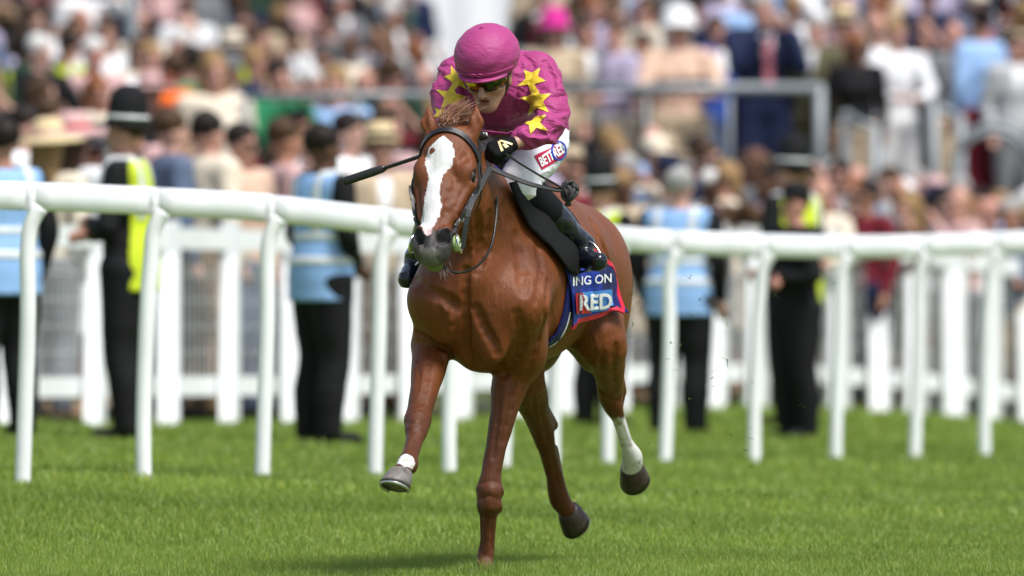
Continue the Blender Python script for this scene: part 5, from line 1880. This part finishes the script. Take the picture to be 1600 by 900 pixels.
def build_templates():
    for fem in (0, 1):
        for pose in POSES:
            Fd = fld(.0125)
            torso(Fd, -.012, fem); arms(Fd, pose, -.006); legs(Fd, -.012)
            Fd.rc((0, .012, 1.44), .060, (0, -.002, 1.56), .052, .03)
            Fd.ell((0, .005, 1.665), (.074, .094, .105), .02)
            Fd.rc((0, -.035, 1.60), .054, (0, -.058, 1.552), .032, .03)
            Fd.rc((0, -.092, 1.640), .010, (0, -.108, 1.604), .014, .012)
            for s in (-1, 1):
                Fd.ell((s * .077, .01, 1.63), (.010, .020, .030), .008)
                Fd.groove([(s * .030, -.095, 1.640), (s * .034, -.095, 1.640)], .022, .010)
            Fd.groove([(-.02, -.092, 1.570), (.02, -.092, 1.570)], .012, .006)
            for s in (-1, 1): Fd.rc((s * .105, .05, .04), .036, (s * .115, -.12, .025), .032, .02)
            tmpl('body|%d%s' % (fem, pose), Fd, M_pskin, face_tint)
            Fd = fld(); torso(Fd, .014, fem); arms(Fd, pose, .014, False, .93)
            zclip(Fd, .84, 1.50)
            Fd.rc((0, .0, 1.46), .062, (0, -.02, 1.60), .07, .01, sub=True)
            tmpl('top|%d%s' % (fem, pose), Fd, M_pcloth, wr=.004)
            if not fem:
                Fd = fld(); torso(Fd, .024, fem); arms(Fd, pose, .021, False, .90)
                zclip(Fd, .74, 1.515)
                Fd.rc((0, .0, 1.46), .062, (0, -.02, 1.60), .07, .01, sub=True)
                Fd.rc((0, -.20, 1.10), .012, (0, -.15, 1.50), .085, .01, sub=True)
                tmpl('jacket|%d%s' % (fem, pose), Fd, M_pcloth, wr=.005)
                Fd = fld(.015); torso(Fd, .032, fem); Fd.rc((0, .015, .98), .19, (0, .015, .80), .208, .04, (0, 1, 0), .80); zclip(Fd, .80, 1.50)
                for s in (-1, 1): Fd.rc((s * .235, 0, 1.46), .05, (s * .235, 0, 1.30), .06, .01, sub=True)
                Fd.rc((0, .0, 1.46), .075, (0, -.02, 1.60), .09, .01, sub=True)
                if pose == 'down':
                    tmpl('vest', Fd, M_pvis)
                    y_ = Fd.ax[1][None, :, None]
                    np.maximum(Fd.V, np.broadcast_to(.06 - y_, Fd.V.shape), out=Fd.V)
                    tmpl('vest|back', Fd, M_pvis)
                    for k, (z0, z1) in enumerate(((1.00, 1.05), (1.13, 1.18))):
                        Fd = fld(.0125); torso(Fd, .039, fem); Fd.rc((0, .015, .98), .197, (0, .015, .80), .215, .04, (0, 1, 0), .80); zclip(Fd, z0, z1); tmpl('band|%d' % k, Fd, M_pband)
                    Fd = fld(.0125); torso(Fd, .038, fem); zclip(Fd, 1.18, 1.52); xclip(Fd, .085, .135); tmpl('band|2', Fd, M_pband)
    Fd = fld(); legs(Fd, .030); Fd.ell((0, .015, .93), (.185, .135, .12), .05); zclip(Fd, .045, .99)
    for s in (-1, 1): Fd.rc((s * .105, .03, .10), .050, (s * .105, .03, .30), .058, .03)
    tmpl('trousers', Fd, M_pcloth, wr=.0015)
    Fd = fld(); Fd.ell((0, .015, .93), (.185, .135, .12), .04); Fd.rc((0, .01, .90), .17, (0, .0, .52), .23, .04, (0, 1, 0), .72); zclip(Fd, .50, 1.0)
    tmpl('skirt', Fd, M_pcloth, wr=.008)
    Fd = fld()
    for s in (-1, 1): Fd.rc((s * .105, .05, .045), .044, (s * .115, -.13, .034), .040, .02)
    zclip(Fd, .0, .12); tmpl('shoes', Fd, M_pcloth)
    # hair
    def hairf(): 
        f = Field((-.2, -.2, 1.15), (.2, .25, 1.92), .0105); return f
    Fd = hairf(); Fd.ell((0, .018, 1.690), (.084, .098, .098), .02); Fd.ell((0, -.13, 1.60), (.11, .09, .085), .02, sub=True); zclip(Fd, 1.60, 1.9)
    tmpl('hair|short', Fd, M_phair, wr=.006)
    Fd = hairf(); Fd.ell((0, .018, 1.690), (.088, .100, .100), .02); Fd.rc((0, .055, 1.66), .075, (0, .075, 1.38), .07, .04, (1, 0, 0), 1.3); Fd.ell((0, -.13, 1.595), (.066, .10, .095), .02, sub=True)
    tmpl('hair|long', Fd, M_phair, wr=.008)
    Fd = hairf(); Fd.ell((0, .018, 1.688), (.083, .097, .097), .02); Fd.ell((0, .11, 1.72), (.045, .045, .045), .02); Fd.ell((0, -.13, 1.60), (.10, .09, .09), .02, sub=True); zclip(Fd, 1.59, 1.9)
    tmpl('hair|bun', Fd, M_phair, wr=.006)
    Fd = hairf(); Fd.ell((0, .030, 1.660), (.082, .092, .075), .02); Fd.ell((0, -.10, 1.64), (.12, .10, .12), .02, sub=True); Fd.ell((0, -.02, 1.79), (.10, .10, .08), .02, sub=True); zclip(Fd, 1.60, 1.72)
    tmpl('hair|balding', Fd, M_phair)
    # hats by turning a profile
    def lathe(name, prof, mat=M_pcloth, tilt=0.0, off=(0, 0, 0), sy=1.15, n=28):
        V, F = [], []
        for r, z in prof:
            for k in range(n):
                a = 2 * math.pi * k / n
                p = Vector((r * math.cos(a), r * math.sin(a) * sy, z)); p.rotate(Matrix.Rotation(tilt, 3, 'X')); V.append(p + Vector(off))
        for i in range(len(prof) - 1):
            for k in range(n): F.append((i * n + k, i * n + (k + 1) % n, (i + 1) * n + (k + 1) % n, (i + 1) * n + k))
        F.append(tuple((len(prof) - 1) * n + k for k in range(n)))
        me = MB().add(V, F).mesh(name.split('|')[0], True); me.materials.append(mat); TPL[name] = me
    lathe('hat|wide', [(.075, .0), (.215, -.025), (.22, -.015), (.10, .012), (.092, .03), (.086, .085), (.065, .115), (.02, .12)], off=(0, .01, 1.715), tilt=-.08)
    lathe('hat|trilby', [(.08, .0), (.135, -.012), (.138, -.004), (.094, .01), (.090, .04), (.080, .10), (.050, .112), (.015, .10)], off=(0, .01, 1.715), tilt=-.06)
    lathe('hat|band', [(.093, .008), (.099, .01), (.096, .042), (.091, .044)], off=(0, .01, 1.715), tilt=-.07)
    lathe('hat|cap', [(.086, -.015), (.09, .0), (.088, .05), (.06, .09), (.01, .10)], off=(0, .008, 1.705), tilt=0)
    lathe('helmet|police', [(.088, -.03), (.125, -.045), (.128, -.035), (.100, -.008), (.098, .03), (.094, .09), (.080, .145), (.05, .175), (.015, .185)], off=(0, .012, 1.715), tilt=-.05, sy=1.12)
    lathe('helmet|band', [(.100, .0), (.1035, .001), (.1025, .020), (.099, .021)], M_pband, off=(0, .012, 1.715), tilt=-.05, sy=1.12)
    lathe('hat|disc', [(.02, -.03), (.115, .0), (.12, .012), (.08, .04), (.02, .055)], off=(.03, -.02, 1.765), tilt=.35, sy=1.0)
    lathe('hat|cloche', [(.10, -.05), (.150, -.055), (.152, -.045), (.108, -.01), (.110, .04), (.095, .095), (.05, .125), (.01, .13)], off=(0, .01, 1.715), tilt=-.1)
    # cap peak
    V = []
    for a in np.linspace(-1.1, 1.1, 11):
        V += [(math.sin(a) * .085, -math.cos(a) * .095, 1.70), (math.sin(a) * .092, -math.cos(a) * .165 - .005, 1.683)]
    me = MB().add(V, [(2 * i, 2 * i + 1, 2 * i + 3, 2 * i + 2) for i in range(10)]).mesh('peak', True); me.materials.append(M_pcloth); TPL['peak'] = me
    # tie and sunglasses
    me = MB().add([(-.02, -.150, 1.455), (.02, -.150, 1.455), (.032, -.176, 1.10), (0, -.178, 1.06), (-.032, -.176, 1.10)], [(0, 1, 2, 3, 4)]).mesh('tie'); me.materials.append(M_pcloth); TPL['tie'] = me
    me = MB().box((-.034, -.098, 1.640), (.028, .006, .018)).box((.034, -.098, 1.640), (.028, .006, .018)).box((0, -.098, 1.648), (.012, .004, .004)).box((-.074, -.045, 1.645), (.003, .055, .005)).box((.074, -.045, 1.645), (.003, .055, .005)).mesh('sunglasses'); me.materials.append(M_leather); TPL['sunglasses'] = me
build_templates()

CN = {  # colour words and base colours
    'navy': (.012, .018, .05), 'black': (.010, .010, .011), 'charcoal': (.035, .036, .04), 'grey': (.16, .165, .175), 'slate blue': (.10, .13, .20),
    'white': (.74, .74, .75), 'cream': (.66, .58, .46), 'beige': (.46, .36, .25), 'tan': (.30, .20, .12), 'brown': (.09, .05, .03), 'pale pink': (.52, .33, .32),
    'pink': (.60, .20, .25), 'magenta': (.55, .03, .25), 'red': (.42, .02, .025), 'maroon': (.15, .015, .025), 'orange': (.80, .14, .02), 'green': (.02, .16, .07),
    'dark green': (.018, .040, .025), 'olive': (.12, .11, .06), 'light blue': (.30, .46, .72), 'sky blue': (.25, .42, .70), 'lilac': (.42, .37, .50), 'yellow': (.50, .60, .03),
    'pale grey': (.40, .41, .42), 'royal blue': (.03, .07, .30), 'straw': (.60, .47, .28), 'peach': (.60, .41, .31)}
SKINS = [(.50, .27, .21), (.54, .30, .235), (.46, .24, .18), (.55, .33, .26), (.38, .19, .13), (.12, .06, .04), (.25, .13, .085), (.53, .26, .20)]
HAIRS = {'dark': (.016, .011, .009), 'brown': (.055, .030, .016), 'fair': (.26, .16, .07), 'grey': (.30, .29, .28), 'ginger': (.20, .07, .025), 'white': (.55, .54, .52)}

def child(root, mesh_key, colour, name=None):
    me = TPL[mesh_key]
    o = bpy.data.objects.new(name or mesh_key.split('|')[0], me)
    o.color = (*colour, 1)
    COL.objects.link(o); o.parent = root
    return o

N_PEOPLE = 0
def spawn(X, Y, zf, face, scale, sp):
    """One person standing at X, Y on a floor at zf. face: turn in radians, 0 = towards the camera."""
    global N_PEOPLE
    r = bpy.data.objects.new('person', None)
    r.empty_display_size = .2
    r.location = (X, Y, zf); r.rotation_euler = (sp.get('leanx', 0), 0, face); r.scale = (scale * sp.get('wide', 1.0), scale, scale)
    COL.objects.link(r)
    N_PEOPLE += 1
    fem = sp['fem']; pose = sp['pose']
    child(r, 'body|%d%s' % (fem, pose), sp['skin'])
    if sp['garment'] == 'jacket':
        child(r, 'top|%d%s' % (fem, pose), CN[sp.get('shirt', 'white')], 'shirt')
        child(r, 'jacket|%d%s' % (fem, pose), CN[sp['top']])
        if sp.get('tie'): child(r, 'tie', CN[sp['tie']])
    else:
        child(r, 'top|%d%s' % (fem, pose), CN[sp['top']], sp['garment'])
    child(r, 'skirt' if sp['garment'] == 'dress' else 'trousers', CN[sp['bottom']])
    child(r, 'shoes', CN['black' if not fem else 'tan'])
    if sp.get('vest'):
        child(r, sp.get('vestkind', 'vest'), CN[sp['vest']], 'vest')
        for k in range(2, 3) if 'vestkind' in sp else range(3): child(r, 'band|%d' % k, (1, 1, 1), 'reflective_band')
    if sp.get('hair') and sp['hair'][0] != 'none': child(r, 'hair|' + sp['hair'][0], HAIRS[sp['hair'][1]], 'hair')
    h = sp.get('hat')
    if h:
        k, c = h
        if k == 'police':
            hh = child(r, 'helmet|police', CN['black'], 'helmet'); child(hh, 'helmet|band', (1, 1, 1), 'helmet_band')
        elif k == 'cap':
            hh = child(r, 'hat|cap', CN[c], 'cap'); child(hh, 'peak', CN[c], 'peak')
        elif k == 'disc':
            child(r, 'hat|disc', CN[c], 'fascinator')
        else:
            hh = child(r, 'hat|' + k, CN[c], 'hat'); child(hh, 'hat|band', CN[sp.get('hatband', 'black')], 'hat_band')
    if sp.get('shades'): child(r, 'sunglasses', (0, 0, 0))
    return r

ORD = ['first', 'second', 'third', 'fourth', 'fifth', 'sixth', 'seventh', 'eighth', 'ninth', 'tenth', 'eleventh', 'twelfth', 'thirteenth', 'fourteenth', 'fifteenth', 'sixteenth',
       'seventeenth', 'eighteenth', 'nineteenth', 'twentieth', 'twenty-first', 'twenty-second', 'twenty-third', 'twenty-fourth', 'twenty-fifth', 'twenty-sixth', 'twenty-seventh', 'twenty-eighth']
rc_ = random.Random(42)
def rand_spec(mood):
    fem = int(rc_.random() < .45)
    sp = {'fem': fem, 'skin': rc_.choice(SKINS), 'pose': rc_.choice(['down', 'folded', 'phone', 'lean', 'shade', 'clasp', 'lean', 'folded'])}
    if fem:
        sp['garment'] = rc_.choice(['dress', 'dress', 'blouse', 'cardigan'])
        sp['top'] = rc_.choice(['white', 'cream', 'pale pink', 'navy', 'dark green', 'beige', 'black', 'brown', 'maroon', 'navy', 'black', 'lilac', 'tan', 'cream', 'brown', 'pale grey'])
        sp['bottom'] = sp['top'] if sp['garment'] == 'dress' else rc_.choice(['black', 'navy', 'white', 'beige'])
        sp['hair'] = (rc_.choice(['long', 'long', 'bun']), rc_.choice(['dark', 'brown', 'brown', 'fair', 'fair', 'ginger']))
        if rc_.random() < .15:
            sp['hat'] = (rc_.choice(['wide', 'disc', 'wide']), rc_.choice(['straw', 'cream', 'pale pink', 'white', 'navy', 'beige']))
    else:
        sp['garment'] = rc_.choice(['jacket', 'jacket', 'shirt', 'shirt', 'polo'])
        sp['top'] = rc_.choice(['navy', 'charcoal', 'grey', 'slate blue', 'beige', 'tan', 'brown', 'black', 'pale grey']) if sp['garment'] == 'jacket' else rc_.choice(['white', 'white', 'light blue', 'pale pink', 'cream', 'grey', 'black', 'lilac', 'maroon', 'navy'])
        sp['bottom'] = rc_.choice(['navy', 'charcoal', 'beige', 'tan', 'grey', 'pale grey', 'cream'])
        sp['shirt'] = rc_.choice(['white', 'white', 'light blue', 'pale pink'])
        if rc_.random() < .5: sp['tie'] = rc_.choice(['maroon', 'pink', 'navy', 'green'])
        sp['hair'] = (rc_.choice(['short', 'short', 'short', 'balding']), rc_.choice(['dark', 'dark', 'brown', 'brown', 'fair', 'grey', 'white']))
        if rc_.random() < .08:
            sp['hat'] = (rc_.choice(['trilby', 'cap']), rc_.choice(['straw', 'cream', 'beige', 'navy', 'grey']))
    sp['shades'] = rc_.random() < .3
    return sp
HATW = {'wide': 'wide hat', 'trilby': 'trilby', 'cap': 'cap', 'disc': 'fascinator', 'cloche': 'cloche hat', 'police': 'police helmet'}
def describe(sp, room):
    who = 'woman' if sp['fem'] else 'man'
    s = '%s in %s %s' % (who, sp['top'], sp['garment'])
    if sp.get('hat'): opts = [' and %s %s' % (sp['hat'][1], HATW[sp['hat'][0]]), ' and ' + HATW[sp['hat'][0]]]
    else:
        h = 'pinned' if sp['hair'][0] == 'bun' else sp['hair'][0]
        opts = [' with %s %s hair' % (h, sp['hair'][1]), ' with %s hair' % sp['hair'][1]]
    for o in opts:
        if len((s + o).split()) <= room: return s + o
    return s

PLACED = []      # (px, Y) of people put by hand, so rows leave room
def person_at(px, ytop, Y, zf, face, sp, label, hat_extra=0.0, group=None, cat='person'):
    """Height chosen so that the head reaches the pixel row in the photograph."""
    X = (px - 800) * Y / FPX
    zt = CAM_Z - (ytop - HORIZON) * Y / FPX
    sc = (zt - zf) / (1.775 + hat_extra)
    sc = min(1.10, max(.84, sc))
    r = spawn(X, Y, zf, face, sc, sp)
    tag(r, label, cat, group)
    PLACED.append((X, Y))
    return r

# ---- officers and stewards between the rail and the fence
def g_(px, Y): return gz((px - 800) * Y / FPX, Y)
OFF = dict(fem=0, pose='folded', garment='shirt', top='black', bottom='black', skin=SKINS[2], hair=('short', 'brown'), hat=('police', 'black'), vest='yellow', wide=1.14)
STW = dict(fem=0, pose='down', garment='shirt', top='black', bottom='black', skin=SKINS[5], hair=('short', 'dark'), vest='sky blue', wide=1.14)
person_at(196, 130, 70.5, g_(196, 70.5), -1.75, dict(OFF, vestkind='vest|back'), 'police officer in black helmet and yellow vest standing left behind the rail', .13)
person_at(505, 194, 71.5, g_(505, 71.5), 2.1, dict(STW, pose='clasp'), 'steward in pale blue vest and black trousers left of the horse head')
person_at(2, 186, 70.0, g_(2, 70), -2.6, dict(STW, skin=SKINS[4]), 'steward in pale blue vest cut off by the left picture edge')
person_at(1062, 262, 80.0, g_(1062, 80), 2.8, dict(STW, skin=SKINS[1], hair=('short', 'grey')), 'steward in pale blue vest just right of the horse rump')
person_at(1238, 206, 83.5, g_(1238, 83.5), -2.2, dict(OFF, pose='clasp', skin=SKINS[0], vestkind='vest|back'), 'police officer in helmet and yellow vest right of the pale blue steward', .13)
person_at(1243, 290, 79.5, g_(1243, 79.5), -1.0, dict(STW, vest=None, hat=('cap', 'black'), skin=SKINS[7], pose='folded', hair=('short', 'brown')), 'man in black cap and black clothes standing in front of the right police officer')
person_at(938, 240, 82.0, g_(938, 82), 2.4, dict(OFF, skin=SKINS[1]), 'police officer in yellow vest partly hidden behind the horse rump', .13)

# ---- spectators picked out in the photograph
_bot = ['beige', 'grey', 'cream', 'charcoal', 'tan', 'slate blue', 'white', 'brown', 'pale grey', 'maroon']
_bi = [0]
def _nextb():
    _bi[0] += 1
    return _bot[_bi[0] % len(_bot)]
S = lambda **k: dict(dict(fem=0, pose='down', garment='shirt', top='white', bottom=_nextb(), skin=SKINS[0], hair=('short', 'brown')), **k)
def bank(px, ytop, Y, face, sp, label, hx=0.0, grp='spectators on the left bank'):
    person_at(px, ytop, Y, g_(px, Y) + .02, face, sp, label, hx, grp)
bank(78, 186, 78.9, 2.6, S(fem=1, garment='blouse', top='cream', hat=('wide', 'straw'), hair=('long', 'fair'), hatband='pale pink'), 'woman in big straw hat behind fence left of the police officer', .05)
bank(118, 176, 80.2, 2.4, S(fem=1, garment='dress', top='white', bottom='white', hat=('wide', 'pale pink'), hair=('long', 'brown'), hatband='red'), 'woman in white with pink and red hat beside the big straw hat', .05)
bank(268, 160, 80.2, 1.9, S(garment='jacket', top='slate blue', skin=SKINS[1]), 'man in slate blue suit turned away just right of the left police officer')
bank(326, 168, 80.8, 2.2, S(garment='jacket', top='cream', hair=('short', 'dark')), 'man in cream jacket seen from behind between slate blue suit and pink shirt')
bank(378, 192, 81.4, .9, S(top='peach', shades=True, hair=('short', 'dark')), 'man in sunglasses looking right between cream jacket and pink shirt')
bank(446, 184, 82.0, 1.9, S(top='pale pink', skin=SKINS[4]), 'man in pale pink shirt behind the steward in blue vest')
bank(594, 196, 83.2, .3, S(garment='jacket', top='beige', hat=('trilby', 'straw')), 'man in beige jacket and straw hat left of the horse head', .03)
bank(606, 136, 86.5, .9, S(garment='jacket', top='charcoal', skin=SKINS[1]), 'brown haired man in charcoal jacket below the dark green coat')
bank(546, 168, 84.5, 1.0, S(top='white', skin=SKINS[3], hair=('short', 'dark')), 'dark haired man in white shirt right of the steward in blue vest')
bank(612, 12, 97.0, 2.4, S(garment='jacket', top='dark green', bottom='dark green', skin=SKINS[0], wide=1.12), 'large man in dark green coat turned away left of the jockey')
bank(268, 82, 93.5, -2.2, S(garment='jacket', top='orange', hair=('short', 'brown')), 'man in bright orange jacket on the bank above the slate blue suit')
bank(294, 70, 94.5, -2.4, S(garment='jacket', top='green', hair=('short', 'dark')), 'man in green jacket beside the orange jacket')
bank(335, 78, 92.5, .2, S(fem=1, garment='blouse', top='cream', hair=('long', 'fair')), 'blonde woman in cream blouse right of the green jacket')
bank(436, 92, 93.0, .4, S(garment='shirt', top='green', pose='phone', hair=('short', 'dark')), 'man in green shirt raising both hands above the pink shirt')
bank(524, 84, 93.0, -.3, S(garment='shirt', top='light blue', hair=('short', 'fair')), 'fair haired man in light blue shirt on the bank right of the green shirt')
bank(236, 64, 96.0, .2, S(top='white', hair=('short', 'fair')), 'man in white shirt just left of the orange jacket')
bank(166, 32, 101.5, .1, S(fem=1, garment='blouse', top='white', hair=('long', 'brown')), 'woman in white blouse left of the grey pole')
bank(108, 50, 98.0, 2.5, S(garment='shirt', top='black', vest='yellow', hair=('short', 'dark')), 'steward in yellow vest on the bank above the left police officer')
bank(44, 62, 98.5, 2.9, S(garment='shirt', top='black', vest='yellow', hair=('short', 'brown')), 'steward in yellow vest on the bank near the left picture edge')
bank(405, 28, 104.0, .5, S(garment='shirt', top='olive', vest='yellow', hair=('short', 'brown')), 'steward in yellow vest high on the bank above the green shirt')
bank(42, 128, 83.5, 1.2, S(top='white', hair=('short', 'dark'), skin=SKINS[1]), 'dark haired man in white shirt above the big straw hat')
bank(80, 132, 85.5, 1.4, S(top='red', hair=('short', 'brown'), skin=SKINS[1]), 'man in red shirt above the big straw hat')

def plat(px, ytop, Y, face, sp, label, hx=0.0):
    person_at(px, ytop, Y, PLAT_Z, face, sp, label, hx, 'spectators on the platform')
plat(1060, 14, 101.6, .1, S(fem=1, garment='blouse', top='peach', bottom='beige', pose='lean', hat=('cloche', 'white'), hair=('long', 'white'), wide=1.2), 'large woman in peach top and pale hat leaning on the guard rail', .04)
plat(1190, -14, 101.8, .3, S(garment='jacket', top='navy', tie='pink', pose='phone', bottom='navy', wide=1.15, hair=('short', 'grey')), 'tall man in navy suit with pink tie raising his hands to his face')
plat(1274, 22, 102.2, -.4, S(garment='jacket', top='olive', bottom='olive', hair=('short', 'grey')), 'grey haired man in olive suit at the guard rail corner')
plat(1316, 12, 103.6, -.3, S(garment='jacket', top='navy', shirt='lilac', tie='pink', hat=('trilby', 'straw')), 'man in navy jacket and straw trilby behind the stair rails', .03)
plat(1400, 30, 102.4, .2, S(top='white', bottom='white', hair=('short', 'fair'), pose='lean'), 'fair haired man all in white behind the stair rails')
plat(1445, 26, 103.8, -.2, S(garment='jacket', top='black', bottom='olive', hair=('short', 'brown'), pose='shade'), 'man in black jacket shading his eyes behind the stair rails')
plat(1532, 10, 102.2, -2.4, S(top='light blue', hair=('short', 'dark'), skin=SKINS[4]), 'man in light blue shirt turned away at right of the platform')
plat(1490, 34, 103.4, .4, S(garment='jacket', top='grey', hair=('balding', 'grey'), skin=SKINS[7]), 'balding man in grey jacket left of the light blue shirt')
plat(1585, 52, 102.0, .3, S(garment='jacket', top='pale grey', hair=('short', 'dark')), 'dark haired man in pale grey jacket at the right picture edge')
plat(962, 30, 102.0, -.5, S(top='lilac', pose='lean', hair=('short', 'brown')), 'man in lilac shirt left of the large woman in peach')
plat(912, 26, 102.0, .4, S(garment='jacket', top='grey', hair=('short', 'dark')), 'man in grey jacket right of the magenta hat')
plat(866, 14, 101.7, .1, S(fem=1, garment='dress', top='beige', bottom='beige', hat=('cloche', 'magenta'), hair=('long', 'brown')), 'woman in beige dress and magenta hat beside the jockey', .05)
plat(1120, 24, 103.2, .5, S(garment='jacket', top='royal blue', hair=('short', 'brown')), 'man in royal blue jacket between the peach top and navy suit')

# ---- the rest of the crowd, row by row
def row(Y0, Y1, px0, px1, pitch, floor, rowname, group, hmin, hmax, turn, skip=()):
    n = 0
    X0, X1 = (px0 - 800) * Y0 / FPX, (px1 - 800) * Y1 / FPX
    X = X0
    while X < X1:
        u = (X - X0) / (X1 - X0)
        Y = Y0 + (Y1 - Y0) * u + rc_.uniform(-.25, .25)
        px = 800 + X * FPX / Y
        ok = all(abs(X - a) > .26 or abs(Y - b) > .7 for a, b in PLACED) and not any(a < px < b for a, b in skip)
        if ok:
            sp = rand_spec('')
            zf = floor(X, Y)
            r = spawn(X, Y, zf, rc_.gauss(turn, .55), rc_.uniform(hmin, hmax) * (.95 if sp['fem'] else 1.0), sp)
            tail = ', %s from left, %s' % (ORD[min(n, 27)], rowname)
            lab = describe(sp, 16 - len(tail.split())) + tail
            tag(r, lab, 'person', group)
            n += 1
        X += pitch * rc_.uniform(.82, 1.2)
G = lambda X, Y: gz(X, Y) + .02
LB = 'spectators on the left bank'
hid = [(690, 860)]
LEFT = [(78.8, 84.2, -30, 660, .46), (81.0, 86.2, -40, 672, .42), (84.0, 88.6, -40, 690, .42), (87.2, 91.6, -40, 700, .42), (90.6, 94.4, -40, 690, .42), (94.0, 97.4, -40, 680, .42),
        (97.6, 100.6, -40, 680, .42), (101.4, 104.2, -40, 680, .42), (105.4, 108.0, -40, 672, .42), (109.6, 112.0, -40, 672, .42), (114, 116, -40, 672, .42), (118.5, 120, -40, 672, .42), (123, 124, -40, 672, .44), (127, 128, -40, 672, .46)]
for k, (a, b, p0, p1, pt) in enumerate(LEFT):
    row(a, b, p0, p1, pt, G, '%s left bank row' % ORD[k], LB, .94, 1.03, .45)
RIGHT = [(86.6, 93.4, 900, 1640, .36), (88.0, 94.6, 890, 1640, .34), (89.4, 96.0, 880, 1640, .34), (91.0, 97.4, 880, 1640, .34), (92.8, 98.9, 880, 1640, .34)]
for k, (a, b, p0, p1, pt) in enumerate(RIGHT):
    row(a, b, p0, p1, pt, lambda X, Y, k=k: gz(X, Y) + .02, '%s right fence row' % ORD[k], 'spectators behind the right fence', .90 + .02 * k, .97 + .02 * k, -.2)
for k, (Yp, a, b, pt) in enumerate(((101.9, 850, 1630, .42), (103.4, 850, 1630, .38), (105.6, 850, 1640, .38), (107.4, 850, 1640, .38))):
    row(Yp, Yp, a, b, pt, lambda X, Y, k=k: PLAT_Z + (0, 0, .298, .578)[k], '%s platform row' % ORD[k], 'spectators on the platform', .92, 1.02, .1)

# ---- clippings thrown up behind the hooves
def make_clippings():
    mb = MB()
    for i in range(60):
        px, py = random.gauss(1090, 85), random.uniform(430, 830)
        p = at(px, py, random.uniform(50.5, 52.0))
        for k in range(random.choice((1, 1, 2, 3))):
            d = Vector((random.uniform(-1, 1), random.uniform(-1, 1), random.uniform(-.6, .6))).normalized() * random.uniform(.010, .042)
            w = Vector((0, .3, 1)).cross(d).normalized() * .0022
            b = p + d * random.uniform(-.4, .4)
            mb.add([b - d / 2 - w, b - d / 2 + w, b + d / 2 + w * .3, b + d / 2 - w * .3], [(0, 1, 2, 3)])
    o = mb.build('grass_clippings', simple('clipping_green', (.10, .17, .03), .7, noise=.4))
    tag(o, 'loose grass clippings thrown up in the air behind the horse', 'grass', kind='stuff')
make_clippings()
print('PEOPLE', N_PEOPLE)
